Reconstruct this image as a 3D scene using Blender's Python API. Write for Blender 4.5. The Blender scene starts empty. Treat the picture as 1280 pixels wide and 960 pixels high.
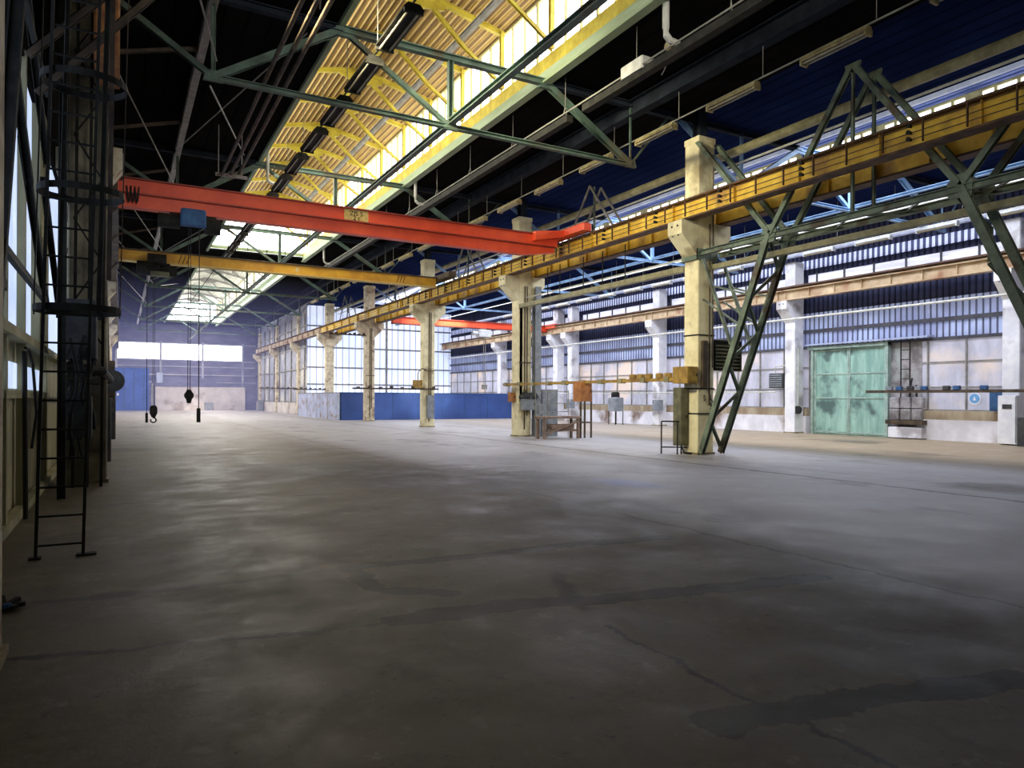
import bpy, math, random
from mathutils import Vector, Matrix
random.seed(7)
SC = bpy.context.scene
COL = SC.collection
H = 1.65
A = math.radians(29.1); SA, CA = math.sin(A), math.cos(A)
F = 880.0

# ------------------------------------------------------------------ measuring helpers
def hz(u): return 495.5 + .005*(u-150)
def ang(u): return math.atan((u-640)/F) + A
def y_on_x(u, X): return X/math.tan(ang(u))
def floor_pt(u, v):
    D = F*H/(v-hz(u)); L = (u-640)/F*D
    return (D*SA+L*CA, D*CA-L*SA)

# ------------------------------------------------------------------ mesh builder
class MB:
    def __init__(s): s.v = []; s.f = []
    def add(s, vs, fs):
        n = len(s.v); s.v += [tuple(x) for x in vs]; s.f += [tuple(i+n for i in f) for f in fs]; return s
    def box(s, x0, x1, y0, y1, z0, z1):
        return s.add([(x0,y0,z0),(x1,y0,z0),(x1,y1,z0),(x0,y1,z0),(x0,y0,z1),(x1,y0,z1),(x1,y1,z1),(x0,y1,z1)],
                     [(0,3,2,1),(4,5,6,7),(0,1,5,4),(1,2,6,5),(2,3,7,6),(3,0,4,7)])
    def bev(s, x0, x1, y0, y1, z0, z1, b=.02):
        # box with chamfered vertical edges and top
        p = [(x0+b,y0),(x1-b,y0),(x1,y0+b),(x1,y1-b),(x1-b,y1),(x0+b,y1),(x0,y1-b),(x0,y0+b)]
        cx, cy = (x0+x1)/2, (y0+y1)/2
        q = [(cx+(x-cx)*(1-2*b/(x1-x0)), cy+(y-cy)*(1-2*b/(y1-y0))) for x,y in p]
        vs = [(x,y,z0) for x,y in p]+[(x,y,z1-b) for x,y in p]+[(x,y,z1) for x,y in q]
        fs = [tuple(range(7,-1,-1)), tuple(range(16,24))]
        for k in range(2):
            for i in range(8): fs.append((k*8+i, k*8+(i+1)%8, k*8+8+(i+1)%8, k*8+8+i))
        return s.add(vs, fs)
    def bar(s, p, q, w, h=None, up=(0,0,1)):
        h = h or w; p = Vector(p); q = Vector(q); d = (q-p).normalized(); u = Vector(up)
        if abs(d.dot(u)) > .98: u = Vector((0,1,0))
        a = d.cross(u).normalized()*(w/2); b = a.cross(d).normalized()*(h/2)
        vs = [p-a-b,p+a-b,p+a+b,p-a+b,q-a-b,q+a-b,q+a+b,q-a+b]
        return s.add(vs, [(0,1,2,3),(7,6,5,4),(0,4,5,1),(1,5,6,2),(2,6,7,3),(3,7,4,0)])
    def angle(s, p, q, w, t=.012, up=(0,0,1)):
        # rolled steel angle: two thin legs
        p = Vector(p); q = Vector(q); d = (q-p).normalized(); u = Vector(up)
        if abs(d.dot(u)) > .98: u = Vector((0,1,0))
        a = d.cross(u).normalized(); b = a.cross(d).normalized()
        s.bar(p+b*(w/2-t/2), q+b*(w/2-t/2), w, t, up); s.bar(p+a*(w/2-t/2), q+a*(w/2-t/2), t, w, up)
        s.bar(p-a*(w/2-t/2), q-a*(w/2-t/2), t, w, up)
        return s
    def ibar(s, p, q, w, h, t=.02, up=(0,0,1)):
        p = Vector(p); q = Vector(q); d = (q-p).normalized(); u = Vector(up)
        if abs(d.dot(u)) > .98: u = Vector((0,1,0))
        a = d.cross(u).normalized(); b = a.cross(d).normalized()
        s.bar(p+b*(h/2-t/2), q+b*(h/2-t/2), w, t, up); s.bar(p-b*(h/2-t/2), q-b*(h/2-t/2), w, t, up)
        s.bar(p, q, t, h-2*t, up); return s
    def tube(s, pts, r, n=8, cap=True):
        pts = [Vector(p) for p in pts]; rings = []
        for i, p in enumerate(pts):
            d = (pts[min(i+1,len(pts)-1)]-pts[max(i-1,0)]).normalized()
            u = Vector((0,0,1)) if abs(d.z) < .9 else Vector((0,1,0))
            a = d.cross(u).normalized(); b = a.cross(d).normalized()
            rr = r[i] if isinstance(r,(list,tuple)) else r
            rings.append([p+a*rr*math.cos(2*math.pi*k/n)+b*rr*math.sin(2*math.pi*k/n) for k in range(n)])
        vs = [v for g in rings for v in g]; fs = []
        for i in range(len(pts)-1):
            for k in range(n): fs.append((i*n+k,i*n+(k+1)%n,(i+1)*n+(k+1)%n,(i+1)*n+k))
        if cap: fs += [tuple(range(n-1,-1,-1)), tuple((len(pts)-1)*n+k for k in range(n))]
        return s.add(vs, fs)
    def prism(s, poly, axis, a0, a1):
        # poly: 2D outline, extruded along axis ('x': (y,z), 'y': (x,z), 'z': (x,y))
        def m(p, t):
            return {'x':(t,p[0],p[1]),'y':(p[0],t,p[1]),'z':(p[0],p[1],t)}[axis]
        n = len(poly); vs = [m(p,a0) for p in poly]+[m(p,a1) for p in poly]
        fs = [tuple(range(n-1,-1,-1)), tuple(range(n,2*n))]+[(i,(i+1)%n,n+(i+1)%n,n+i) for i in range(n)]
        return s.add(vs, fs)
    def sheet(s, prof, fn0, fn1):
        n = len(prof); vs = [fn0(p) for p in prof]+[fn1(p) for p in prof]
        return s.add(vs, [(i,i+1,n+i+1,n+i) for i in range(n-1)])
    def build(s, name, m, parent=None, smooth=False):
        me = bpy.data.meshes.new(name)
        off = Vector(parent['_o']) if parent is not None and '_o' in parent else Vector((0,0,0))
        me.from_pydata([tuple(Vector(v)-off) for v in s.v], [], s.f); me.materials.append(m); me.update()
        if smooth:
            for p in me.polygons: p.use_smooth = True
        o = bpy.data.objects.new(name, me); COL.objects.link(o)
        if parent is not None: o.parent = parent; o['_o'] = list(off)
        return o

def tag(o, label, cat, group=None, kind=None):
    o['label'] = label; o['category'] = cat
    if group: o['group'] = group
    if kind: o['kind'] = kind
    return o
def thing(name, loc, label, cat, group=None):
    o = bpy.data.objects.new(name, None); COL.objects.link(o); o.location = loc
    o.empty_display_size = .3; o['_o'] = list(loc)
    return tag(o, label, cat, group)
def struct(name, mb, m):
    o = mb.build(name, m); o['kind'] = 'structure'; return o
def copy_tree(o, parent=None):
    c = o.copy(); COL.objects.link(c)
    if parent is not None: c.parent = parent
    for ch in list(o.children): copy_tree(ch, c)
    return c
def dup(o, loc, label, group=None):
    c = copy_tree(o); c.location = loc; c['label'] = label
    if group: c['group'] = group
    return c
ORD = ['nearest','second','third','fourth','fifth','sixth','seventh','eighth','ninth','tenth','eleventh','twelfth',
       'thirteenth','fourteenth','fifteenth','sixteenth','seventeenth','eighteenth','nineteenth','twentieth']

# ------------------------------------------------------------------ materials
def nodes(name):
    m = bpy.data.materials.new(name); m.use_nodes = True
    return m, m.node_tree, m.node_tree.nodes['Principled BSDF']
def C4(c): return (c[0],c[1],c[2],1)
def mat(name, c1, c2=None, rough=.75, metal=0., scale=2., stretch=(1,1,1), lo=.4, hi=.65, bump=0., em=0., spec=.4, c3=None, s3=.4):
    m, nt, b = nodes(name); N = nt.nodes; L = nt.links
    c2 = c2 or tuple(x*.65 for x in c1)
    tc = N.new('ShaderNodeNewGeometry'); mp = N.new('ShaderNodeMapping'); mp.inputs['Scale'].default_value = stretch
    L.new(tc.outputs['Position'], mp.inputs['Vector'])
    nz = N.new('ShaderNodeTexNoise'); nz.inputs['Scale'].default_value = scale; nz.inputs['Detail'].default_value = 6
    nz.inputs['Roughness'].default_value = .62
    L.new(mp.outputs['Vector'], nz.inputs['Vector'])
    r = N.new('ShaderNodeValToRGB'); r.color_ramp.elements[0].position = lo; r.color_ramp.elements[1].position = hi
    r.color_ramp.elements[0].color = C4(c2); r.color_ramp.elements[1].color = C4(c1)
    L.new(nz.outputs['Fac'], r.inputs['Fac']); out = r.outputs['Color']
    if c3:
        n3 = N.new('ShaderNodeTexNoise'); n3.inputs['Scale'].default_value = s3; n3.inputs['Detail'].default_value = 8
        L.new(tc.outputs['Position'], n3.inputs['Vector'])
        r3 = N.new('ShaderNodeValToRGB'); r3.color_ramp.elements[0].position = .54; r3.color_ramp.elements[1].position = .66
        L.new(n3.outputs['Fac'], r3.inputs['Fac'])
        mx = N.new('ShaderNodeMix'); mx.data_type = 'RGBA'
        L.new(r3.outputs['Color'], mx.inputs['Factor']); L.new(out, mx.inputs['A']); mx.inputs['B'].default_value = C4(c3)
        out = mx.outputs['Result']
    L.new(out, b.inputs['Base Color'])
    b.inputs['Roughness'].default_value = rough; b.inputs['Metallic'].default_value = metal
    b.inputs['Specular IOR Level'].default_value = spec
    if em:
        L.new(out, b.inputs['Emission Color']); b.inputs['Emission Strength'].default_value = em
    if bump:
        bp = N.new('ShaderNodeBump'); bp.inputs['Strength'].default_value = bump; bp.inputs['Distance'].default_value = .02
        L.new(nz.outputs['Fac'], bp.inputs['Height']); L.new(bp.outputs['Normal'], b.inputs['Normal'])
    return m
def stripes(name, ca, cb, axis, period, duty, em=0., c3=None, rough=.6, ns=.5, spec=.4):
    """sheet with narrow dark grooves every `period` metres along axis"""
    m, nt, b = nodes(name); N = nt.nodes; L = nt.links
    g = N.new('ShaderNodeNewGeometry'); sp = N.new('ShaderNodeSeparateXYZ'); L.new(g.outputs['Position'], sp.inputs[0])
    d = N.new('ShaderNodeMath'); d.operation = 'DIVIDE'; d.inputs[1].default_value = period; L.new(sp.outputs[axis], d.inputs[0])
    f = N.new('ShaderNodeMath'); f.operation = 'FRACT'; L.new(d.outputs[0], f.inputs[0])
    lt = N.new('ShaderNodeMath'); lt.operation = 'LESS_THAN'; lt.inputs[1].default_value = duty; L.new(f.outputs[0], lt.inputs[0])
    nz = N.new('ShaderNodeTexNoise'); nz.inputs['Scale'].default_value = ns; nz.inputs['Detail'].default_value = 5
    L.new(g.outputs['Position'], nz.inputs['Vector'])
    r = N.new('ShaderNodeValToRGB'); r.color_ramp.elements[0].position = .4; r.color_ramp.elements[1].position = .62
    r.color_ramp.elements[0].color = C4(c3 or tuple(x*.7 for x in ca)); r.color_ramp.elements[1].color = C4(ca)
    L.new(nz.outputs['Fac'], r.inputs['Fac'])
    mx = N.new('ShaderNodeMix'); mx.data_type = 'RGBA'; L.new(lt.outputs[0], mx.inputs['Factor'])
    L.new(r.outputs['Color'], mx.inputs['A']); mx.inputs['B'].default_value = C4(cb)
    L.new(mx.outputs['Result'], b.inputs['Base Color']); b.inputs['Roughness'].default_value = rough; b.inputs['Specular IOR Level'].default_value = spec
    if em: L.new(mx.outputs['Result'], b.inputs['Emission Color']); b.inputs['Emission Strength'].default_value = em
    return m

M = {}
M['concrete'] = mat('cream_column_paint', (.90,.83,.55), (.72,.64,.40), scale=2.5, lo=.35, hi=.6, bump=.25, c3=(.50,.42,.25), s3=1.3)
M['concrete_w'] = mat('white_column_paint', (.92,.92,.94), (.78,.78,.84), scale=2.5, bump=.2, c3=(.42,.40,.42), s3=.9)
M['concrete_f'] = mat('old_column_paint', (.80,.72,.52), (.55,.46,.32), scale=3.5, bump=.3, c3=(.30,.22,.15), s3=1.8)
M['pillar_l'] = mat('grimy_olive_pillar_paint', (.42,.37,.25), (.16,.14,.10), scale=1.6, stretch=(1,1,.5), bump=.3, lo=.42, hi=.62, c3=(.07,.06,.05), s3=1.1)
M['stain'] = mat('dirty_plinth', (.42,.36,.22), (.2,.16,.09), scale=4, bump=.3)
M['steel_dark'] = mat('dark_steel', (.032,.031,.025), (.014,.014,.012), scale=4, rough=.7, spec=.2)
M['steel_brown'] = mat('brown_steel', (.12,.085,.05), (.05,.035,.025), scale=3, rough=.65)
M['steel_green'] = mat('green_truss_paint', (.13,.205,.16), (.065,.10,.08), scale=2, rough=.55, c3=(.10,.09,.06), s3=1.1)
M['brace_green'] = mat('dull_green_brace_paint', (.20,.26,.19), (.11,.145,.11), scale=2.5, rough=.55, c3=(.09,.07,.045), s3=1.5)
M['steel_blue'] = mat('light_blue_truss_paint', (.30,.48,.72), (.18,.30,.50), scale=2, rough=.55)
M['steel_grey'] = mat('grey_steel', (.33,.32,.30), (.2,.19,.17), scale=3, rough=.5)
M['yellow_mon'] = mat('yellow_monitor_paint', (.72,.60,.08), (.50,.38,.04), scale=2, rough=.5)
M['curb'] = mat('skylight_curb_paint', (.40,.50,.34), (.30,.38,.22), scale=1.2, stretch=(1,.4,3), rough=.6)
M['girder_y'] = mat('yellow_girder_paint', (.95,.66,.085), (.75,.45,.04), scale=2.2, rough=.5, c3=(.42,.23,.05), s3=1.0)
M['girder_rust'] = mat('rusty_flange_paint', (.16,.085,.045), (.07,.035,.025), scale=3, rough=.7)
M['girder_c'] = mat('cream_girder_paint', (.62,.50,.33), (.42,.30,.18), scale=2, rough=.55, c3=(.3,.15,.08), s3=1.)
M['crane_red'] = mat('red_crane_paint', (.92,.11,.035), (.76,.075,.03), scale=1., rough=.45, spec=.4)
M['crane_red_dk'] = mat('dark_red_crane_paint', (.38,.04,.02), (.2,.03,.02), scale=1.6, rough=.5)
M['crane_yel'] = mat('orange_yellow_crane_paint', (.75,.42,.035), (.55,.27,.03), scale=1.4, rough=.5)
M['plate'] = mat('faded_plate_paint', (.75,.58,.22), (.6,.4,.12), scale=12)
M['ink'] = mat('black_lettering', (.03,.02,.02))
M['pale'] = mat('pale_lettering', (.85,.75,.45))
M['roof_dk'] = stripes('dark_roof_deck', (.013,.012,.011), (.007,.007,.007), 0, .5, .15, rough=1, spec=0)
M['roof_blue'] = stripes('dark_blue_roof_deck', (.014,.024,.085), (.007,.012,.04), 0, .5, .15, rough=1, spec=0)
M['mon_roof'] = stripes('yellow_corrugated_roof', (.72,.54,.22), (.17,.09,.025), 0, .22, .42, c3=(.62,.45,.17), rough=.7)  # rib shade painted as dark bands over the real corrugation
M['beam_dk'] = mat('dark_blue_grey_beam', (.028,.036,.05), (.016,.02,.028), scale=2, rough=.9, spec=.1)
M['glow_sky'] = mat('blown_out_glazing', (1,1,.96), (.95,.98,1.0), em=4.6, scale=1)
M['glow_end'] = mat('end_glazing', (1,1,1), (.9,.93,1.0), em=7., scale=1)
M['glow_far'] = mat('far_window_glazing', (1,1,1), (.95,.95,1.0), em=5., scale=1)
M['glow_blue'] = mat('left_window_glazing', (.55,.65,.88), (.42,.52,.75), em=1.15, scale=2.5, stretch=(1,1,.3))
M['glow_back'] = mat('rear_window_glazing', (1,.98,.92), (.95,.95,.9), em=.7, scale=1)  # glow of the added fill panel behind the camera
M['mullion'] = mat('dark_window_bar', (.10,.10,.12), (.06,.06,.08))
M['pane_r'] = mat('lilac_frosted_pane', (.52,.52,.62), (.30,.30,.36), em=.38, scale=.9, stretch=(1,1.2,.45), lo=.35, hi=.65, c3=(.62,.52,.46), s3=.35)
M['pane_up'] = mat('upper_frosted_pane', (.70,.72,.82), (.52,.52,.62), em=.6, scale=1.2, stretch=(1,.5,4), lo=.4, hi=.6)
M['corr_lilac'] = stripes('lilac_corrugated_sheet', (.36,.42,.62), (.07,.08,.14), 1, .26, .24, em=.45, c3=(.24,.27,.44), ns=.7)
M['corr_dark'] = stripes('dark_corrugated_sheet', (.050,.058,.12), (.018,.02,.045), 1, .26, .3, spec=.1)
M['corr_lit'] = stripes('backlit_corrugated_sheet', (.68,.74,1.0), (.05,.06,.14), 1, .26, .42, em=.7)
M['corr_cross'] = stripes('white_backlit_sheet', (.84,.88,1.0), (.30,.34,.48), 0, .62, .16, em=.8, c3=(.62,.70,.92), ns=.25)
M['fringe'] = stripes('roof_edge_light_gaps', (.95,.95,1.0), (.02,.02,.04), 1, .52, .3, em=3.2)
M['plaster'] = mat('stained_white_plaster', (.92,.91,.98), (.72,.71,.78), scale=1.3, stretch=(1,1,.7), bump=.2, c3=(.26,.19,.15), s3=.55)
M['sill'] = mat('brown_stained_sill', (.50,.43,.31), (.30,.22,.14), scale=1.4, stretch=(1,1,.25), bump=.3)
M['plaster_far'] = mat('far_cream_plaster', (.74,.68,.64), (.58,.53,.50), scale=.7, c3=(.4,.33,.28), s3=.6)
M['panel_l'] = mat('olive_wall_panel', (.50,.46,.27), (.30,.28,.16), scale=1.5, stretch=(1,1,.3))
M['panel_far'] = mat('far_blue_grey_panel', (.22,.22,.32), (.15,.15,.24), scale=.6, stretch=(1,1,3))
M['panel_row'] = mat('grey_row_wall_panel', (.42,.43,.50), (.25,.26,.33), scale=.9, em=.10, c3=(.62,.58,.52), s3=.3)  # slight glow in the panel colour stands in for light on it
M['door_blue'] = mat('blue_door_paint', (.05,.12,.42), (.03,.09,.33), scale=.9, em=.10)  # blue paint with a faint glow added to brighten the door
M['gate'] = mat('mint_gate_paint', (.36,.56,.48), (.21,.37,.32), scale=1.3, stretch=(1,2.2,.4), lo=.40, hi=.62, c3=(.09,.15,.14), s3=1.1, em=.10)  # mint paint and dark stains, plus a glow standing in for light
M['gate_fr'] = mat('gate_frame_paint', (.46,.60,.54), (.28,.38,.34), scale=3)
M['fence_blue'] = mat('blue_panel_paint', (.045,.10,.33), (.035,.075,.25), scale=.8, rough=.5, em=.06)  # faint glow mixed into the blue paint in place of light
M['fence_white'] = mat('pale_blue_panel', (.50,.54,.72), (.36,.40,.56), scale=.9, c3=(.3,.2,.14), s3=2)
M['box_yel'] = mat('mustard_box_paint', (.46,.30,.06), (.26,.15,.04), scale=5, rough=.5)
M['box_org'] = mat('rusty_orange_box_paint', (.50,.22,.07), (.30,.12,.05), scale=5)
M['box_grey'] = mat('grey_enclosure_paint', (.30,.33,.36), (.2,.22,.25), scale=4)
M['box_blue'] = mat('blue_enclosure_paint', (.05,.14,.30), (.03,.08,.2), scale=4)
M['box_dk'] = mat('dark_enclosure_paint', (.07,.075,.07), (.035,.035,.04), scale=3)
M['box_olive'] = mat('olive_enclosure_paint', (.20,.195,.125), (.11,.11,.07), scale=3)
M['wood'] = mat('worn_wood', (.30,.22,.17), (.16,.11,.09), scale=5, stretch=(4,1,1))
M['pipe_w'] = mat('white_pipe_paint', (.70,.70,.66), (.5,.5,.44), scale=3, rough=.4)
M['pipe_y'] = mat('dull_yellow_pipe_paint', (.36,.34,.20), (.22,.2,.11), scale=3, rough=.45)
M['pipe_b'] = mat('pale_blue_pipe_paint', (.52,.58,.75), (.38,.42,.6), scale=3, rough=.45)
M['lamp_hous'] = mat('old_lamp_housing', (.50,.42,.20), (.28,.22,.1), scale=5, rough=.45)
M['lamp_hous_w'] = mat('pale_lamp_housing', (.62,.64,.66), (.42,.43,.45), scale=5, rough=.45)
M['tube'] = mat('dusty_lamp_tube', (.45,.42,.3), (.35,.3,.2), rough=.25)
M['wire'] = mat('grey_wire', (.34,.33,.28), (.24,.23,.2))
M['rubber'] = mat('black_cable', (.02,.02,.02), (.012,.012,.012))
M['sticker_b'] = mat('blue_sticker', (.18,.42,.75), (.16,.38,.7))
M['sticker_w'] = mat('white_sticker', (.85,.87,.92), (.8,.8,.9))
M['grime'] = mat('grimy_brick_infill', (.52,.50,.52), (.20,.18,.18), scale=1.8, bump=.4, c3=(.42,.46,.44), s3=1.2)

# floor: worn concrete with repair strips, cracks and stains laid out in world metres
def floor_mat():
    m, nt, b = nodes('worn_concrete_floor'); N = nt.nodes; L = nt.links
    g = N.new('ShaderNodeNewGeometry')
    def math_(op, a, b_=None, c=None, clamp=False):
        n = N.new('ShaderNodeMath'); n.operation = op; n.use_clamp = clamp
        for i, x in enumerate((a, b_, c)):
            if x is None: continue
            if hasattr(x, 'links'): L.new(x, n.inputs[i])
            else: n.inputs[i].default_value = x
        return n.outputs[0]
    def noise(sc, det=6, vec=None, st=None, ro=.6):
        n = N.new('ShaderNodeTexNoise'); n.inputs['Scale'].default_value = sc; n.inputs['Detail'].default_value = det
        n.inputs['Roughness'].default_value = ro
        src = vec or g.outputs['Position']
        if st:
            mp = N.new('ShaderNodeMapping'); mp.inputs['Scale'].default_value = st; L.new(src, mp.inputs['Vector']); src = mp.outputs['Vector']
        L.new(src, n.inputs['Vector']); return n
    def mix(fac, a, b_):
        n = N.new('ShaderNodeMix'); n.data_type = 'RGBA'
        if hasattr(fac,'links'): L.new(fac, n.inputs['Factor'])
        else: n.inputs['Factor'].default_value = fac
        for k, x in (('A',a),('B',b_)):
            if hasattr(x,'links'): L.new(x, n.inputs[k])
            else: n.inputs[k].default_value = C4(x)
        return n.outputs['Result']
    def ramp(x, lo, hi):
        n = N.new('ShaderNodeMapRange'); n.interpolation_type = 'SMOOTHSTEP'; L.new(x, n.inputs['Value'])
        n.inputs['From Min'].default_value = lo; n.inputs['From Max'].default_value = hi; return n.outputs['Result']
    # wobble the coordinates
    wn = noise(1.8, 8, ro=.7); wv = N.new('ShaderNodeVectorMath'); wv.operation = 'SUBTRACT'; L.new(wn.outputs['Color'], wv.inputs[0]); wv.inputs[1].default_value = (.5,.5,.5)
    ws = N.new('ShaderNodeVectorMath'); ws.operation = 'SCALE'; ws.inputs['Scale'].default_value = .42; L.new(wv.outputs[0], ws.inputs[0])
    wa = N.new('ShaderNodeVectorMath'); wa.operation = 'ADD'; L.new(g.outputs['Position'], wa.inputs[0]); L.new(ws.outputs[0], wa.inputs[1])
    sp = N.new('ShaderNodeSeparateXYZ'); L.new(wa.outputs[0], sp.inputs[0]); PX, PY = sp.outputs[0], sp.outputs[1]
    sg = N.new('ShaderNodeSeparateXYZ'); L.new(g.outputs['Position'], sg.inputs[0]); GX, GY = sg.outputs[0], sg.outputs[1]
    def seg(p, q):
        # distance from point to segment in metres
        dx, dy = q[0]-p[0], q[1]-p[1]; l2 = dx*dx+dy*dy
        ax = math_('SUBTRACT', PX, p[0]); ay = math_('SUBTRACT', PY, p[1])
        t = math_('ADD', math_('MULTIPLY', ax, dx/l2), math_('MULTIPLY', ay, dy/l2))
        t = math_('MINIMUM', math_('MAXIMUM', t, 0.), 1.)
        ex = math_('SUBTRACT', ax, math_('MULTIPLY', t, dx)); ey = math_('SUBTRACT', ay, math_('MULTIPLY', t, dy))
        return math_('SQRT', math_('ADD', math_('MULTIPLY', ex, ex), math_('MULTIPLY', ey, ey)))
    def poly(pix):
        pts = [floor_pt(*p) for p in pix]; d = None
        for a, b_ in zip(pts, pts[1:]):
            s_ = seg(a, b_); d = s_ if d is None else math_('MINIMUM', d, s_)
        return d
    big = noise(.16, 6); mid = noise(.9, 8, ro=.72); fine = noise(7, 8, ro=.8); grit = noise(2.6, 9, ro=.8)
    base = mix(ramp(big.outputs['Fac'], .38, .62), (.100,.077,.040), (.138,.112,.070))
    base = mix(ramp(mid.outputs['Fac'], .42, .66), base, (.18,.15,.10))
    base = mix(math_('MULTIPLY', ramp(grit.outputs['Fac'], .50, .62), .55), base, (.085,.068,.045))
    base = mix(math_('MULTIPLY', ramp(fine.outputs['Fac'], .58, .66), .8), base, (.03,.024,.016))
    base = mix(math_('MULTIPLY', math_('SUBTRACT', 1., ramp(grit.outputs['Fac'], .36, .44)), .5), base, (.26,.24,.21))
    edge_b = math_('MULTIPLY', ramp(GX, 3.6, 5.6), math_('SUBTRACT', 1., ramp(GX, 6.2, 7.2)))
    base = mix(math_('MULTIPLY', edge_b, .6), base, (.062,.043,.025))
    # bluish lane of the middle, its sheen put into the colour; brownish next bay
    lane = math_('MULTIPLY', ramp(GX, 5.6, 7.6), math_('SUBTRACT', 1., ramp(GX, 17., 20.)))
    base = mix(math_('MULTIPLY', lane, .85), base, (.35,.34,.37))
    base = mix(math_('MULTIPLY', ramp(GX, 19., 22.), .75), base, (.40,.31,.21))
    base = mix(math_('MULTIPLY', ramp(GY, 20., 34.), .6), base, (.36,.33,.31))  # colour lightens towards the far end, stronger light there painted in
    # oil stain patches
    st = noise(.33, 7, st=(1.,.55,1), ro=.66)
    base = mix(math_('MULTIPLY', ramp(st.outputs['Fac'], .55, .68), .6), base, (.055,.045,.04))
    # named stains: (u, v, radius m, strength)
    for (u, v, r_, k_) in ((560,597,3.2,.85),(460,590,3.2,.8),(660,600,2.2,.7),(350,585,2.4,.5),(700,605,1.7,.55),(1235,609,1.1,.8),(150,563,1.4,.6),(760,632,1.2,.5),(640,575,2.6,.35)):
        c = floor_pt(u, v); ax = math_('SUBTRACT', PX, c[0]); ay = math_('SUBTRACT', PY, c[1])
        d = math_('SQRT', math_('ADD', math_('MULTIPLY', ax, ax), math_('MULTIPLY', ay, ay)))
        nd = math_('ADD', d, math_('MULTIPLY', math_('SUBTRACT', mid.outputs['Fac'], .5), r_*2.2))
        base = mix(math_('MULTIPLY', math_('SUBTRACT', 1., ramp(nd, r_*.35, r_)), k_), base, (.05,.04,.035))
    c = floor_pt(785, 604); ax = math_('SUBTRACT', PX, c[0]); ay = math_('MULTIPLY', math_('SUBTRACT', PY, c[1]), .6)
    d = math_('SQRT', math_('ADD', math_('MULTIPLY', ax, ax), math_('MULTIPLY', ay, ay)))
    base = mix(math_('MULTIPLY', math_('SUBTRACT', 1., ramp(d, .2, .7)), .7), base, (.20,.24,.50))  # puddle as a bluish patch, its gloss put into the colour
    strips = [(poly([(432,710),(520,702),(640,690),(720,680),(830,672)]), .10, (.050,.043,.030)),
              (poly([(435,711),(462,728),(478,737),(560,741)]), .085, (.050,.043,.030)),
              (poly([(500,776),(560,766),(640,757),(725,752),(880,736),(1020,721)]), .12, (.056,.049,.037)),
              (poly([(900,905),(1010,885),(1120,868),(1280,848)]), .12, (.036,.034,.025))]
    edge = None
    for d, w, c in strips:
        base = mix(math_('SUBTRACT', 1., ramp(d, w*.75, w)), base, c)
        e = math_('ABSOLUTE', math_('SUBTRACT', d, w)); edge = e if edge is None else math_('MINIMUM', edge, e)
    base = mix(math_('MULTIPLY', math_('SUBTRACT', 1., ramp(edge, .0, .028)), .85), base, (.02,.016,.012))
    cracks = [[(762,782),(850,826),(945,878)],[(1010,905),(1110,960)],[(0,826),(150,812),(270,800),(400,791),(500,776)],
              [(110,632),(330,621),(430,617)],[(60,752),(300,728),(432,710)],[(700,718),(716,750),(730,760)]]
    for cpix, wd, k_ in zip(cracks, (.02,.02,.03,.035,.07,.08), (.95,.95,.85,.75,.6,.6)):
        d = poly(cpix); base = mix(math_('MULTIPLY', math_('SUBTRACT', 1., ramp(d, wd*.4, wd*1.6)), k_), base, (.02,.016,.012))
    # expansion joints and old rail grooves running the length of the hall
    for xx, wd, k_ in ((6.3,.03,.6),(12.9,.07,.7),(14.2,.03,.5),(18.5,.05,.5),(23.8,.05,.4)):
        d = math_('ABSOLUTE', math_('SUBTRACT', PX, xx)); base = mix(math_('MULTIPLY', math_('SUBTRACT', 1., ramp(d, wd*.5, wd*1.6)), k_), base, (.05,.035,.028))
    L.new(base, b.inputs['Base Color'])
    rr = N.new('ShaderNodeMapRange'); L.new(mid.outputs['Fac'], rr.inputs['Value']); rr.inputs['From Min'].default_value = .35; rr.inputs['From Max'].default_value = .65
    rr.inputs['To Min'].default_value = .42; rr.inputs['To Max'].default_value = .68; L.new(rr.outputs['Result'], b.inputs['Roughness'])
    b.inputs['Specular IOR Level'].default_value = .35
    bp = N.new('ShaderNodeBump'); bp.inputs['Strength'].default_value = .35; bp.inputs['Distance'].default_value = .03
    L.new(mid.outputs['Fac'], bp.inputs['Height']); L.new(bp.outputs['Normal'], b.inputs['Normal'])
    return m
M['floor'] = floor_mat()

# ------------------------------------------------------------------ layout
YF = 94.0                      # far end wall of first bay
YC = 67.0                      # cross wall of second bay
XL, XR = -1.25, 30.0
ROW = 15.0                     # left face of the middle column row
COLY = [15.9+10.8*k for k in range(8)]
ZR = 10.35

# ---- shell
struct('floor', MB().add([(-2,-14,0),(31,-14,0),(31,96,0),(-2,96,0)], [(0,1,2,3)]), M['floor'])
def roof(x0, x1, sx0, sx1, y0, y1, openings, m, name):
    mb = MB(); t = .25
    mb.box(x0, sx0, y0, y1, ZR, ZR+t); mb.box(sx1, x1, y0, y1, ZR, ZR+t)
    yy = y0
    for a, b in openings:
        mb.box(sx0, sx1, yy, a, ZR, ZR+t); yy = b
    mb.box(sx0, sx1, yy, y1, ZR, ZR+t)
    return struct(name, mb, m)
MON = [(11.0, 45.0), (47.5, 91.0)]
roof(-2, ROW+.3, 4.5, 10.0, -14, YF+.5, MON, M['roof_dk'], 'ceiling_left')
DX2 = 15.7
roof(ROW+.3, XR+.4, 4.5+DX2, 10.0+DX2, -14, YC+.5, [(3.0, 64.0)], M['roof_blue'], 'ceiling_right')
struct('wall_back', MB().box(-2, XR+.4, -14.2, -14, 0, ZR), M['box_olive'])

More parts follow.
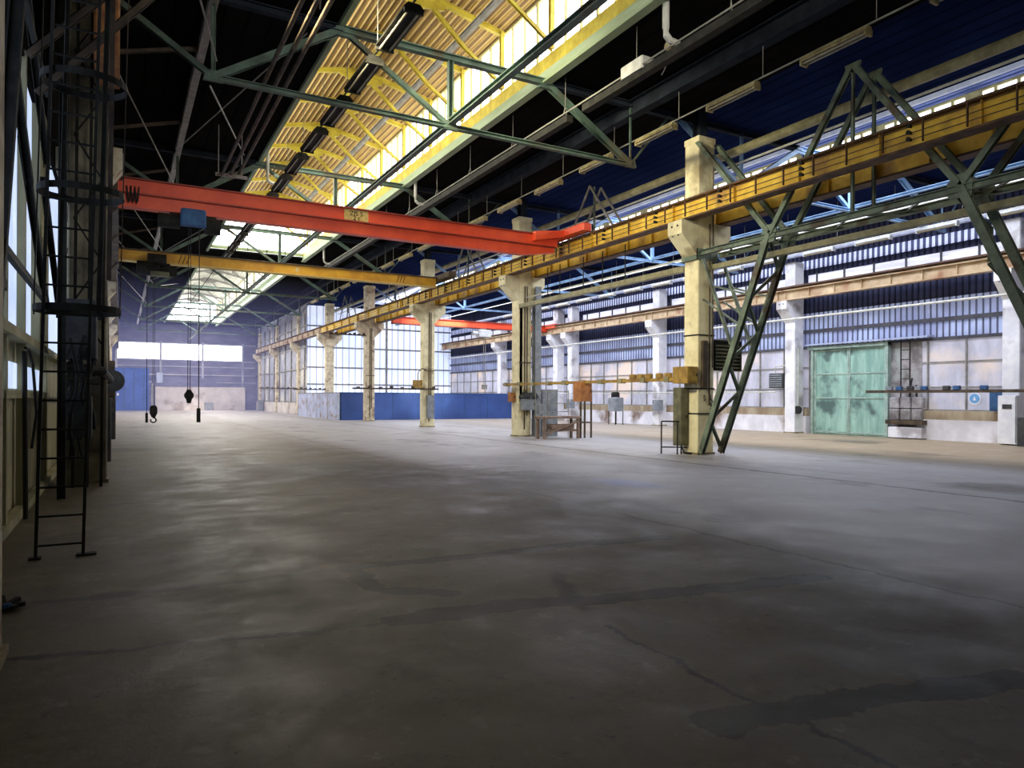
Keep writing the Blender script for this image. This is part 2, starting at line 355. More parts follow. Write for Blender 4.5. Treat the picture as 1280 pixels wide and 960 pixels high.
# monitors (raised skylights)
def monitor(dx, y0, y1, n, roofm, frame, glow, endglow):
    xa, xb, xm = 4.5+dx, 10.0+dx, 7.25+dx; zt, za = (12.55, 13.1) if dx == 0 else (12.28, 12.8)
    # corrugated roof sheet, ribs run along the hall
    prof = []; per = .22; k = 0; x = xa-.15
    x = math.floor(x/per)*per
    while x < xb+.15:
        for fx, dz in ((0,0),(.40,0),(.50,.06),(.88,.06)):
            xx = x+fx*per; z = zt+(za-zt)*(1-abs(xx-xm)/(xb-xm)); prof.append((xx, z+dz))
        x += per
    struct('ceiling_monitor_'+n, MB().sheet(prof, lambda p: (p[0],y0,p[1]), lambda p: (p[0],y1,p[1])), roofm)
    struct('trim_curb_left_'+n, MB().box(xa-.12, xa, y0, y1, ZR-.12, ZR+.55), frame)
    struct('trim_curb_right_'+n, MB().box(xb-.05, xb+.12, y0, y1, ZR-.22, ZR+.12).box(xb-.12, xb-.05, y0, y1, ZR-.22, ZR-.16), frame)
    struct('trim_upper_curb_right_'+n, MB().box(xb-.03, xb+.12, y0, y1, ZR+.12, ZR+.5), M['yellow_mon'] if n == 'near' else frame)
    for side, xx, w in (('left', xa-.05, 1), ('right', xb+.05, 2)):
        struct('window_%s_monitor_%s' % (side, n), MB().box(xx-.02, xx+.02, y0, y1, ZR+.5, zt), glow)
        bars = MB(); yy = y0; xi = xx+(.05 if w == 1 else -.05); i = 0
        while yy < y1+.01:
            t = (.03 if i % 4 == 0 else .014) if dx == 0 else (.28 if i % 5 == 0 else .05)
            bars.box(xi-.04, xi+.04, yy-t, yy+t, ZR+.45, zt+.05); yy += .7; i += 1
        bars.box(xi-.05, xi+.05, y0, y1, zt-.06, zt+.06)
        struct('trim_window_bars_%s_monitor_%s' % (side, n), bars, M['mon_bar'] )
    for nm, yy in (('near', y0), ('far', y1)):
        poly = [(xa-.1,ZR+.1),(xb+.1,ZR+.1),(xb+.1,zt),(xm,za),(xa-.1,zt)]
        struct('window_end_%s_%s' % (nm, n), MB().prism(poly, 'y', yy-.02, yy+.02), endglow if nm == 'far' else M['roof_dk'])
        s = 1 if nm == 'near' else -1
        bars = MB()
        for k in range(1, 5): bars.box(xa+k*1.1-.03, xa+k*1.1+.03, yy+s*.03, yy+s*.08, ZR+.1, zt+.2)
        bars.box(xa, xb, yy+s*.03, yy+s*.08, ZR+.1, ZR+.3)
        struct('trim_end_bars_%s_%s' % (nm, n), bars, frame)
M['mon_bar'] = mat('olive_window_bar', (.55,.48,.20), (.35,.3,.14))
M['mon_roof_g'] = mat('hazy_corrugated_roof', (.72,.70,.62), (.62,.60,.52), scale=1.2)  # far roof greyed, distance haze put into the colour
M['mon_roof_b'] = mat('blue_corrugated_roof', (.10,.13,.30), (.07,.10,.24), scale=1.2)
M['glow_b'] = mat('bluish_white_glazing', (.90,.92,1.0), (.85,.88,1.0), em=4.)
monitor(0, *MON[0], 'near', M['mon_roof'], M['curb'], M['glow_sky'], M['glow_end'])
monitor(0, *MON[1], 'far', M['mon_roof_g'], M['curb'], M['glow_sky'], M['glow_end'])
M['curb_b'] = mat('pale_blue_curb', (.70,.76,.92), (.5,.56,.75), em=.35)  # curb paint glows to stand in for daylight falling on it
monitor(DX2, 3.0, 64.0, 'right_bay', M['mon_roof_b'], M['curb_b'], M['glow_b'], M['glow_b'])

# yellow rafter frames in the near monitor
def rafter(dx, y, label, m, group):
    t = thing('rafter_frame', (7.25+dx, y, ZR+.4), label, 'roof frame', group)
    xa, xb, xm = 4.55+dx, 9.9+dx, 7.25+dx
    MB().ibar((xm,y,12.98),(xb,y,12.42),.12,.16).build('rafter', m, t)
    MB().ibar((xm,y,12.98),(xa,y,12.42),.12,.16).build('rafter', m, t)
    MB().prism([(xm-.75,12.72),(xm-.1,12.5),(xm+.75,12.62),(xm+.75,12.85),(xm,13.0),(xm-.75,12.88)], 'y', y-.03, y+.03).build('gusset_plate', m, t)
    MB().angle((xm+.4,y,12.6),(xb-1.3,y,11.75),.11).build('diagonal', m, t)
    MB().angle((xb-1.3,y,11.75),(xb-.08,y,10.95),.09).build('diagonal', m, t)
    MB().ibar((xb-.06,y,10.8),(xb-.06,y,12.5),.12,.12).build('post', m, t)
    MB().ibar((xa+.06,y,10.8),(xa+.06,y,12.5),.12,.12).build('post', m, t)
    return t
r0 = None
for k in range(12):
    y = 12.9+2.75*k
    lab = 'yellow steel rafter frame inside the near skylight, %s from the camera' % ORD[k]
    if r0 is None: r0 = rafter(0, y, lab, M['yellow_mon'], 'yellow rafter frames of the near skylight')
    else: dup(r0, (7.25, y, ZR+.4), lab)
r0 = None
for k in range(9):
    y = 47+5.2*k
    lab = 'hazy grey rafter frame inside the far skylight, %s from the camera' % ORD[k]
    if r0 is None: r0 = rafter(0, y, lab, M['steel_grey'], 'rafter frames of the far skylight')  # far frames in grey, haze put into their colour
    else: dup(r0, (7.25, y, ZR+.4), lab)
o = MB().ibar((8.7,12,12.2),(8.7,41,12.2),.10,.2).build('purlin', M['steel_grey']); tag(o, 'long grey purlin running under the yellow skylight roof right of the ridge', 'beam')
o = MB().ibar((7.25,12,12.86),(7.25,41,12.86),.14,.16).build('ridge_purlin', M['yellow_mon']); tag(o, 'yellow ridge purlin at the top of the near skylight', 'beam')

# ---- roof trusses
def truss(y, m, label, group, dx=0, full=True, yoff=0):
    t = thing('roof_truss', (7.25+dx, y, 8.4), label, 'roof truss', group)
    X = [1.7+dx, 4.46+dx, 7.2+dx, 10.0+dx, 12.9+dx]; zl, zt = 8.45, 10.18
    MB().ibar((X[0],y,zl),(X[4],y,zl),.14,.11,.02).build('bottom_chord', m, t)
    MB().ibar((X[1],y,zt),(X[3],y,zt),.17,.17,.03).build('top_chord', m, t)
    for a, b in ((-1.1+dx,X[1]),(X[3],14.9+dx)): MB().ibar((a,y,zt),(b,y,zt),.17,.17,.03).build('outer_chord', M['beam_dk'], t)  # outer chords in a darker material, roof shade put into the colour
    for a, za, b, zb, w in ((X[1],zt,X[0],zl,.15),(X[1],zt,X[2],zl,.11),(X[3],zt,X[4],zl,.16),(X[0],zl,-1.0+dx,zt,.12),(X[4],zl,14.4+dx,zt,.05)):
        MB().angle((a,y,za),(b,y,zb),w).build('diagonal', m, t)
    for a, w in ((X[2],.13),(X[0],.09),(X[4],.05)):
        MB().angle((a,y,zl),(a,y,zt),w).build('vertical', m, t)
    for a, z in ((X[0],zl),(X[2],zl),(X[4],zl),(X[1],zt-.08),(X[3],zt-.08)):
        MB().prism([(a-.2,z-.08),(a+.2,z-.08),(a+.14,z+.14),(a-.14,z+.14)], 'y', y-.05, y+.05).build('gusset_plate', m, t)
    return t
TY = [16.2+10.8*k for k in range(8)]
t0 = None
for k, y in enumerate([5.4]+TY[:7]):
    lab = 'green steel roof truss crossing the left bay, %s from the camera' % ORD[k]
    if t0 is None: t0 = truss(y, M['steel_green'], lab, 'green trusses of the left bay')
    else: dup(t0, (7.25, y, 8.4), lab)
t0 = None
for k, y in enumerate([5.4]+TY[:4]):
    lab = 'light blue roof truss crossing the right bay, %s from the camera' % ORD[k]
    if t0 is None: t0 = truss(y, M['steel_blue'], lab, 'blue trusses of the right bay', dx=DX2)
    else: dup(t0, (7.25+DX2, y, 8.4), lab)

# longitudinal roof members
def longb(name, x, z, w, h, m, label, y0=2., y1=92., kind='i'):
    mb = MB()
    if kind == 'i': mb.ibar((x,y0,z),(x,y1,z),w,h,.025)
    elif kind == 'r': mb.tube([(x,y0,z),(x,y1,z)], w, 10)
    else: mb.bar((x,y0,z),(x,y1,z),w,h)
    o = mb.build(name, m); tag(o, label, 'beam' if kind != 'r' else 'pipe'); return o
longb('tie_beam', 7.2, 8.55, .16, .14, M['steel_green'], 'green lower tie running lengthwise under the middle of the left skylight')
longb('eaves_beam', 12.95, 10.05, .3, .45, M['beam_dk'], 'dark blue-grey beam under the roof beside the middle column row')
longb('roof_purlin', 1.7, 10.1, .18, .22, M['steel_grey'], 'grey lengthwise purlin high on the left under the dark roof')
longb('wall_plate_beam', -.6, 10.0, .2, .3, M['beam_dk'], 'dark lengthwise beam along the top of the left wall')
longb('tie_beam', 7.2+DX2, 8.55, .14, .12, M['steel_blue'], 'light blue lower tie running lengthwise through the right bay trusses', y1=64)
longb('round_pipe', 16.9, 9.45, .14, .14, M['pipe_y'], 'thick dull yellow pipe under the roof just behind the middle columns', y1=64, kind='r')
longb('round_pipe', 17.35, 9.25, .035, .035, M['pipe_w'], 'thin white pipe just below the thick yellow roof pipe', y1=64, kind='r')
for i, x in enumerate((2.8, 3.06, 3.3)):
    o = MB().tube([(x,3,8.72+.05*i),(x,24,8.72+.05*i)], .05, 8).build('conduit', M['steel_brown'])
    tag(o, ['left','middle','right'][i]+' tube of the three brown conduits left of the skylight', 'conduit', 'brown conduits left of the skylight')
o = MB().bar((2.6,24,8.7),(3.55,24,8.7),.06,.1).bar((2.7,24.1,8.7),(2.7,24.1,10.3),.03).bar((3.4,24.1,8.7),(3.4,24.1,10.3),.03).build('conduit_hanger', M['steel_grey'])
tag(o, 'grey hanger bracket at the far end of the brown conduits', 'bracket')
# sag rods and sloping struts in the dark left part of the roof
for k in range(8):
    y = 8.2+5.2*k
    o = MB().angle((-1.1,y,9.3),(1.7,y,10.1),.09).build('roof_strut', M['steel_brown'])
    tag(o, 'sloping grey strut from left wall to purlin, %s from the camera' % ORD[k], 'strut', 'sloping struts on the left under the roof')
for k in range(5):
    y = 10.8*k+6
    o = MB().bar((1.7,y,8.5),(3.8,y+9.6,10.2),.03).bar((3.8,y,10.2),(1.7,y+9.6,10.1),.025).bar((-.9,y,10.1),(1.7,y+9.6,8.55),.028).build('bracing_rod', M['steel_grey'])
    tag(o, 'thin crossed bracing rods left of the skylight, %s bay from the camera' % ORD[k], 'bracing', 'crossed rods left of the skylight')

# ---- columns
def column(x, y, m, label, group, ztop, proj, zc, base=None, both=True, cap=None):
    t = thing('concrete_column', (x+.32, y, 0), label, 'column', group)
    MB().bev(x, x+.65, y-.3, y+.3, 0, ztop, .025).build('shaft', m, t)
    def corbel(s):
        x0 = x if s < 0 else x+.65
        xe = x0+s*proj
        poly = [(x0,zc-1.05),(x0,zc),(xe,zc),(xe,zc-.40)] if True else None
        if s > 0: poly = poly[::-1]
        MB().prism(poly, 'y', y-.3, y+.3).build('corbel', m, t)
        mb = MB()
        for dy in (-.12,.12):
            for dz in (-.16,-.42):
                fx = xe - (0 if dz > -.3 else s*.03)
                mb.tube([(fx+s*.01,y+dy,zc+dz),(fx-s*.04,y+dy,zc+dz)], .035, 8)
        mb.build('bolt_hole', M['rubber'], t)
    corbel(-1)
    if both: corbel(1)
    if cap:
        MB().bev(x-.02, x+.67, y-.32, y+.32, ztop-.12, ztop+.06, .02).build('cap', cap, t)
    MB().box(x-.03, x+.68, y-.33, y+.33, 0, .06).build('plinth', M['stain'], t)
    return t
names = ['nearest','second','third','fourth','fifth','sixth','seventh','eighth']
cext = ['beside the green lattice brace', 'behind the workbench', 'with a yellow foot in front of the blue panels', 'half in front of the blue panels',
        'behind the pale end of the blue enclosure', 'by the corner of the cross wall', 'in the grey partition line', 'close to the far end wall']
for k, y in enumerate(COLY):
    column(ROW, y, M['concrete'] if k < 3 else M['concrete_f'], 'cream concrete column with double corbel, %s in the middle row, %s' % (names[k], cext[k]),
           'columns of the middle row', 9.45, .66, 6.93, cap=M['concrete'])
    o = MB().ibar((ROW+.32,y,9.55),(ROW+.32,y,10.35),.3,.3,.03).build('column_head_post', M['beam_dk'])
    tag(o, 'dark steel stub between roof and the %s column of the middle row' % names[k], 'post', 'steel stubs over the middle row')
rc = [8.0+0] ; RY = [y_on_x(1263, XR-.7)-.15, y_on_x(992, XR-.7), y_on_x(824, XR-.7), y_on_x(716, XR-.7), y_on_x(703, XR-.7)+.6, y_on_x(627, XR-.7)]
rext = ['carrying a white cabinet by the blue box', 'left of the mint green gate', 'seen left of the braced column', 'fourth from the camera',
        'doubled right behind the fourth', 'farthest in view, by the corner']
for k, y in enumerate(RY):
    column(XR-1.0, y, M['concrete_w'], 'white concrete column against the right wall, %s' % rext[k], 'columns of the right wall', 8.45, .62, 6.5, both=False)
for k, y in enumerate([5.2]+COLY[1:6]):
    column(-1.3, y, M['concrete_f'], 'dirty cream column with corbel on the left wall, %s from the camera' % ORD[k], 'columns of the left wall', 9.6, .35, 6.93, both=False)
    # mirror: corbel towards hall
    MBc = MB().prism([(-.65,5.9),(-.65,6.93),(-.2,6.93),(-.2,6.5)], 'y', y-.3, y+.3)
    o = MBc.build('corbel', M['concrete_f'], [ob for ob in bpy.data.objects if ob.name.startswith('concrete_column') and ob.parent is None][-1])

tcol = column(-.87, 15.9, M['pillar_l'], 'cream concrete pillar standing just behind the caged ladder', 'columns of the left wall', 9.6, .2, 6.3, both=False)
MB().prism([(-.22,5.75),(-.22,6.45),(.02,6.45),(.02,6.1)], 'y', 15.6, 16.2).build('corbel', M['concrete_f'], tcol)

# ---- crane girders: one per span
def girder_span(x, y0, y1, zb, zt, m, mf, label, group, side=-1, stiff=2.1, w=.36):
    t = thing('crane_girder', (x, y0, zb), label, 'crane girder', group)
    MB().box(x-.015, x+.015, y0, y1, zb+.05, zt-.04).build('web', m, t)
    MB().box(x-w/2, x+w/2, y0, y1, zb, zb+.05).build('bottom_flange', mf, t)
    MB().box(x-w/2, x+w/2, y0, y1, zt-.04, zt).box(x-.03, x+.03, y0, y1, zt, zt+.07).build('top_flange', mf, t)
    y = y0+.3
    while y < y1:
        for sd in (-1,1): MB().box(*sorted((x+sd*.015, x+sd*(w/2-.07))), y-.01, y+.01, zb+.05, zt-.04).build('stiffener', m, t)
        y += stiff
    return t
gy = [5.1]+COLY
for k in range(len(gy)-1):
    yel = M['girder_y'] if k < 5 else M['girder_c']
    girder_span(ROW-.36, gy[k]+.004, gy[k+1]-.004, 6.93, 7.52, yel, M['girder_rust'],
                'yellow crane girder on the left corbels of the middle row, %s span from the camera' % ORD[k], 'yellow girders facing the left bay')
    if k < 5:
        girder_span(ROW+1.02, gy[k]+.004, gy[k+1]-.004, 6.93, 7.52, yel, M['girder_rust'],
                'yellow crane girder on the right corbels of the middle row, %s span from the camera' % ORD[k], 'yellow girders facing the right bay', stiff=1.3)
# conductor bars with insulator brackets in front of the left girder
cr = thing('conductor_rail', (ROW-.62, 5.2, 7.1), 'triple brown conductor bar with brackets along the yellow girder of the middle row', 'conductor rail')
for dz in (7.08,7.22,7.36):
    MB().box(ROW-.63, ROW-.615, 5.2, 90, dz-.009, dz+.009).build('conductor_bar', M['girder_rust'], cr)
y = 6.8; i = 0
while y < 40:
    MB().box(ROW-.65, ROW-.60, y-.012, y+.012, 6.98, 7.46).build('bracket', M['girder_rust'], cr)
    y += .87
y = 6.15
while y < 40:
    for dz in (7.08,7.22,7.36): MB().tube([(ROW-.72,y,dz),(ROW-.60,y,dz)], [.05,.03], 8).build('insulator', M['rubber'], cr)
    y += 2.65
girder_right = []
ry = [3.0]+RY[:4]+[RY[5], 66]
for k in range(len(ry)-1):
    girder_span(XR-1.45, ry[k]+.004, ry[k+1]-.004, 6.5, 7.0, M['girder_c'], M['girder_rust'] if k < 0 else M['girder_c'],
                'pale cream crane girder along the right wall, %s span from the camera' % ORD[k], 'cream girders of the right wall', stiff=1.35)
o = MB().box(XR-1.72, XR-1.25, 3, 66, 7.08, 7.15).build('crane_rail', M['girder_rust']); tag(o, 'dark brown crane rail on top of the cream girder of the right wall', 'rail')
o = MB().box(-.50, -.14, 21, 90, 6.95, 7.5).build('crane_girder', M['steel_brown']); tag(o, 'brown crane girder carried by the left wall columns', 'crane girder')

# ---- bridge cranes
def text(s, size, m, loc, rot, parent=None, name='lettering'):
    cu = bpy.data.curves.new(name, 'FONT'); cu.body = s; cu.size = size; cu.extrude = .004; cu.align_x = 'CENTER'; cu.align_y = 'CENTER'
    tmp = bpy.data.objects.new(name+'_tmp', cu); COL.objects.link(tmp)
    dg = bpy.context.evaluated_depsgraph_get(); dg.update()
    me = bpy.data.meshes.new_from_object(tmp.evaluated_get(dg)); bpy.data.objects.remove(tmp)
    me.materials.clear(); me.materials.append(m)
    o = bpy.data.objects.new(name, me); COL.objects.link(o)
    off = Vector(parent['_o']) if parent is not None else Vector((0,0,0))
    if parent is not None: o.parent = parent
    o.location = Vector(loc)-off; o.rotation_euler = rot
    return o
def wheel(mb, x, y, z, r, w=.1):
    mb.tube([(x-w/2,y,z),(x+w/2,y,z)], r, 16)
# red crane
Y1 = 22.0
red = thing('bridge_crane', (7,Y1,6.8), 'red single girder bridge crane across the left bay, nearest crane', 'crane')
mb = MB().box(-.6, 14.0, Y1-.22, Y1+.22, 7.2, 7.56); mb.build('upper_girder', M['crane_red'], red)
MB().box(-.6, 13.9, Y1-.27, Y1+.27, 7.165, 7.2).build('middle_flange', M['crane_red_dk'], red)
MB().prism([(-.6,6.82),(12.6,6.82),(13.9,7.0),(13.9,7.165),(-.6,7.165)], 'y', Y1-.16, Y1+.16).build('lower_girder', M['crane_red'], red)
MB().box(-.6, 14.0, Y1-.3, Y1+.3, 7.56, 7.6).build('top_flange', M['crane_red_dk'], red)
e = MB().bev(14.1, 14.5, Y1-1.7, Y1+1.7, 7.56, 7.84, .05); e.prism([(12.9,7.3),(14.3,7.58),(14.3,7.8),(12.9,7.62)], 'y', Y1-.5, Y1+.5)
e = e.build('end_carriage', M['crane_red'], red)
w = MB(); wheel(w, 14.62, Y1-1.4, 7.74, .15); wheel(w, 14.62, Y1+1.4, 7.74, .15); w.build('wheels', M['steel_dark'], e)
MB().bev(-.6, -.2, Y1-1.7, Y1+1.7, 7.4, 7.8, .05).build('end_carriage', M['crane_red'], red)
uu = (430+458)/2
xp0, xp1 = math.tan(ang(429))*(Y1-.22), math.tan(ang(459))*(Y1-.22)
pl = MB().box(xp0, xp1, Y1-.245, Y1-.222, 7.22, 7.55).build('marking_plate', M['plate'], red); pl['label'] = 'faded yellow plate with worn black marks'
text('ZIS 5', .2, M['ink'], ((xp0+xp1)/2,Y1-.25,7.43), (math.pi/2,0,0), red)
text('2 t', .2, M['ink'], ((xp0+xp1)/2,Y1-.25,7.29), (math.pi/2,0,0), red)
hx = math.tan(ang(240))*Y1
hb = MB().bev(hx-.35, hx+.3, Y1-.6, Y1-.3, 6.42, 6.88, .04).build('hoist_motor', M['box_blue'], red)
w = MB().tube([(hx-.9,Y1-.2,6.55),(hx-.35,Y1-.2,6.55)], .2, 14); w.tube([(hx+.3,Y1-.2,6.5),(hx+.7,Y1-.2,6.5)], .22, 14); w.bar((hx-.6,Y1,6.75),(hx+.6,Y1,6.75),.3,.1)
w.build('hoist_drum', M['steel_dark'], red)
w = MB()
for xx in (1.05,1.25): w.tube([(xx,Y1-.35,6.62),(xx,Y1-.3,6.62)], .3, 18)
def hook(parent, x, y, ztop, zb, zc, mdark, pulley=.17, curl=True):
    MB().tube([(x-.03,y,zb),(x-.03,y,ztop)], .009, 6).tube([(x+.03,y,zb),(x+.03,y,ztop)], .009, 6).build('hoist_rope', M['rubber'], parent)
    b_ = MB(); hh = zb-zc
    b_.prism([(x-pulley*.5,zc+.25*hh),(x-pulley,zc+.5*hh),(x-pulley,zc+.85*hh),(x-pulley*.6,zb),(x+pulley*.6,zb),(x+pulley,zc+.85*hh),(x+pulley,zc+.5*hh),(x+pulley*.5,zc+.25*hh)], 'y', y-.12, y+.12)
    b_.tube([(x,y-.14,zc+.68*hh),(x,y+.14,zc+.68*hh)], .12, 12)
    bo = b_.build('hook_block', mdark, parent)
    if not curl: return
    pts = []
    for i in range(13):
        a = math.radians(100-i*25); pts.append((x+.10*math.cos(a), y, zc+.05+.10*math.sin(a)))
    MB().tube([(x,y,zc+.3*hh),(x,y,zc+.16)]+pts, .03, 8).build('hook', mdark, bo)
M['hookdk'] = M['steel_dark']
hk = math.tan(ang(235))*Y1
hook(red, hk, Y1-.3, 6.4, 1.85, 1.34, M['hookdk'], .075, False)
def pendant(parent, x, y, ztop, zend):
    MB().tube([(x,y,zend+.3),(x,y,ztop)], .013, 6).build('pendant_cable', M['rubber'], parent)
    MB().bev(x-.05, x+.05, y-.04, y+.04, zend-.05, zend+.35, .015).build('pendant_control', M['rubber'], parent)
pendant(red, math.tan(ang(247))*Y1, Y1-.3, 6.5, .98)
# festoon loops on crane left end
fest = MB()
for i in range(3):
    x0 = math.tan(ang(157+i*5))*Y1
    pts = [(x0+.10*j/6, Y1-.32, 7.35-.45*math.sin(math.pi*j/6)) for j in range(7)]
    fest.tube(pts, .02, 6)
fest.build('festoon_cable', M['rubber'], red)
# yellow crane
Y2 = 33.3
yc = thing('bridge_crane', (7,Y2,7.3), 'orange-yellow bridge crane with number plate 8 behind the red crane', 'crane')
MB().box(-.6, 14.0, Y2-.14, Y2+.14, 7.31, 7.72).build('girder', M['crane_yel'], yc)
MB().box(-.6, 14.0, Y2-.24, Y2+.24, 7.72, 7.77).build('top_flange', M['steel_brown'], yc)
MB().box(-.6, 14.0, Y2-.24, Y2+.24, 7.27, 7.31).build('bottom_flange', M['plate'], yc)
e = MB().bev(14.05, 14.5, Y2-1.6, Y2+1.6, 7.62, 7.9, .05).build('end_carriage', M['steel_brown'], yc)
MB().bev(-.6, -.2, Y2-1.6, Y2+1.6, 7.5, 7.9, .05).build('end_carriage', M['steel_brown'], yc)
x8 = math.tan(ang(370))*Y2
text('8', .34, M['pale'], (x8,Y2-.15,7.52), (math.pi/2,0,0), yc)
st = MB()
for x in (math.tan(ang(494))*Y2, math.tan(ang(222))*Y2):
    for j in range(3): st.bar((x+.16*j,Y2-.146,7.33),(x+.16*j+.12,Y2-.146,7.70),.03,.004, up=(0,1,0))
st.build('hazard_stripes', M['ink'], yc)
hx2 = math.tan(ang(195))*Y2
w = MB().tube([(hx2-.75,Y2-.35,6.98),(hx2+.1,Y2-.35,6.98)], .3, 16).tube([(hx2+.1,Y2-.35,6.9),(hx2+.75,Y2-.35,6.9)], .2, 14); w.bar((hx2-.5,Y2,7.2),(hx2+.5,Y2,7.2),.4,.12)
wheel(w, hx2, Y2-.3, 7.35, .28, .7)
w.build('hoist_drum', M['steel_dark'], yc)
MB().bev(hx2-.25, hx2+.45, Y2-.7, Y2-.4, 6.65, 6.85, .03).build('hoist_motor', M['box_olive'], yc)
hk = math.tan(ang(191.5))*Y2
hook(yc, hk, Y2-.35, 6.8, 1.28, .62, M['hookdk'], .14)
pendant(yc, math.tan(ang(183))*Y2, Y2-.4, 6.9, .62)
# red crane in the right bay
Y3 = 46.0
rc2 = thing('bridge_crane', (23,Y3,6.6), 'sunlit red bridge crane spanning the right bay behind the middle columns', 'crane')
MB().box(16.2, 28.6, Y3-.2, Y3+.2, 6.75, 7.15).build('girder', M['crane_red'], rc2)
MB().box(16.2, 28.6, Y3-.3, Y3+.3, 7.15, 7.2).build('top_flange', M['crane_red_dk'], rc2)
MB().box(16.2, 28.6, Y3-.28, Y3+.28, 6.71, 6.75).build('bottom_flange', M['crane_red_dk'], rc2)
MB().bev(28.3, 28.8, Y3-1.6, Y3+1.6, 6.95, 7.25, .04).build('end_carriage', M['crane_red'], rc2)
MB().bev(15.8, 16.3, Y3-1.6, Y3+1.6, 7.55, 7.85, .04).box(16.2,16.6,Y3-.2,Y3+.2,7.1,7.7).build('end_carriage', M['crane_red'], rc2)
MB().bev(22.6, 23.6, Y3-.5, Y3+.1, 6.1, 6.6, .04).tube([(22.2,Y3-.2,6.35),(22.6,Y3-.2,6.35)], .16, 12).box(22.9,23.3,Y3-.2,Y3+.2,6.55,6.72).build('hoist', M['lamp_hous_w'], rc2)
MB().tube([(23.1,Y3-.2,2.6),(23.1,Y3-.2,6.2)], .02, 6).tube([(23.25,Y3-.2,2.6),(23.25,Y3-.2,6.2)], .02, 6).bev(22.98,23.38,Y3-.3,Y3-.1,2.3,2.65,.03).build('hook_block', M['steel_grey'], rc2)

# ---- lamps
def lamp(x, y, z, m, label, group, L_=1.55, w=.24, hang=True):
    t = thing('tube_lamp', (x,y,z), label, 'lamp', group)
    MB().prism([(x-w*.28,z+.10),(x+w*.28,z+.10),(x+w*.5,z),(x+w*.46,z-.02),(x-w*.46,z-.02),(x-w*.5,z)], 'y', y-L_/2, y+L_/2).build('reflector', m, t)
    for s in (-1,1): MB().tube([(x+s*w*.25,y-L_/2+.05,z-.05),(x+s*w*.25,y+L_/2-.05,z-.05)], .022, 8).build('lamp_tube', M['tube'], t)
    MB().box(x-w*.45, x+w*.45, y-L_/2, y-L_/2+.05, z-.09, z).build('end_socket', m, t)
    MB().box(x-w*.45, x+w*.45, y+L_/2-.05, y+L_/2, z-.09, z).build('end_socket', m, t)
    if hang: MB().tube([(x,y-L_*.6,z+.12),(x,y-L_*.6,10.3)], .009, 5).build('suspension_rod', M['wire'], t)
    return t
l0 = None
for k in range(18):
    y = 9.55+2.8*k-2.8
    lab = 'ochre hanging tube lamp beside the middle row, %s in the line from the camera' % ORD[k]
    l0 = lamp(12.95, y, 8.98, M['lamp_hous'], lab, 'ochre tube lamps beside the middle row') if k == 0 else (dup(l0, (12.95,y,8.98), lab), l0)[1]
o = MB().tube([(12.95,3,9.11),(12.95,60,9.11)], .02, 6).build('lamp_conduit', M['wire']); tag(o, 'thin conduit carrying the ochre lamps beside the middle row', 'conduit')
l0 = None
for k in range(14):
    y = 8.6+2.3*k
    lab = 'dark tube lamp hanging under the left edge of the skylight, %s from the camera' % ORD[k]
    l0 = lamp(4.75, y, 8.9, M['steel_dark'], lab, 'dark tube lamps under the skylight', 1.7, .42) if k == 0 else (dup(l0, (4.75,y,8.9), lab), l0)[1]  # dark steel puts the silhouette against the bright skylight into the colour
o = MB().tube([(4.75,3,9.03),(4.75,60,9.03)], .025, 6).build('lamp_conduit', M['steel_dark']); tag(o, 'dark conduit carrying the lamps under the skylight edge', 'conduit')
l0 = None
for k in range(16):
    y = 10.4+2.6*k
    lab = 'pale tube lamp hanging near the right wall, %s in the line from the camera' % ORD[k]
    l0 = lamp(27.2, y, 8.25, M['lamp_hous_w'], lab, 'pale tube lamps near the right wall') if k == 0 else (dup(l0, (27.2,y,8.25), lab), l0)[1]
o = MB().tube([(27.2,6,8.38),(27.2,62,8.38)], .02, 6).build('lamp_conduit', M['pipe_w']); tag(o, 'thin pale conduit carrying the lamps near the right wall', 'conduit')
# the long dark tray with ballast box
tr = thing('cable_tray', (10.5,8,9.0), 'long dark cable tray hung between skylight and middle row', 'cable tray')
MB().box(10.3, 10.5, 3, 14.9, 9.0, 9.18).build('tray', M['steel_dark'], tr)
MB().box(10.3, 10.5, 15.6, 44, 9.0, 9.18).build('tray', M['steel_dark'], tr)
MB().tube([(10.28,3,9.22),(10.28,44,9.22)], .022, 6).build('rail', M['wire'], tr)
for y in (7,10,12.9,15.9,18.8,21.8,24.7,27.6,30.5): 
    MB().tube([(10.45,y,9.55),(10.45,y,10.3)], .01, 5).bar((10.45,y,9.55),(10.32,y-.1,9.2),.014).bar((10.45,y,9.55),(10.58,y+.1,9.2),.014).build('hanger', M['wire'], tr)
yb = y_on_x(795, 10.45)
bb = thing('ballast_box', (10.45,yb,9.1), 'cream ballast box with looped wire on the dark cable tray', 'box')
MB().bev(10.25, 10.62, yb-.4, yb+.4, 9.14, 9.44, .03).build('housing', M['pipe_w'], bb)
MB().tube([(10.62+.02*i,yb-.45-.22*math.sin(math.pi*i/8),9.34-.28*i/8) for i in range(9)], .014, 6).build('wire_loop', M['pipe_w'], bb)
for k, u in enumerate((830, 518, 404, 333)):
    x = 10.2 if k < 3 else 4.6; y = y_on_x(u, x)
    pts = [(x,y,12.2 if k == 3 else 10.3),(x,y,9.62),(x+.02,y,9.46),(x+.12,y,9.38),(x+.35,y,9.36)]
    o = MB().tube(pts, .075 if k == 0 else .06, 10).build('drain_pipe', M['pipe_w'])
    tag(o, ['white drain pipe with elbow at the top of the picture, nearest','white drain pipe with elbow above the red crane','white drain pipe seen between the red and yellow cranes','white drain pipe at the left edge of the skylight'][k], 'pipe', 'white drain pipes under the roof')
v = thing('pipe_valve', (10.55, y_on_x(836,10.5), 9.3), 'brass coloured pipe valve under the nearest drain pipe', 'valve')
yy = y_on_x(836,10.5)
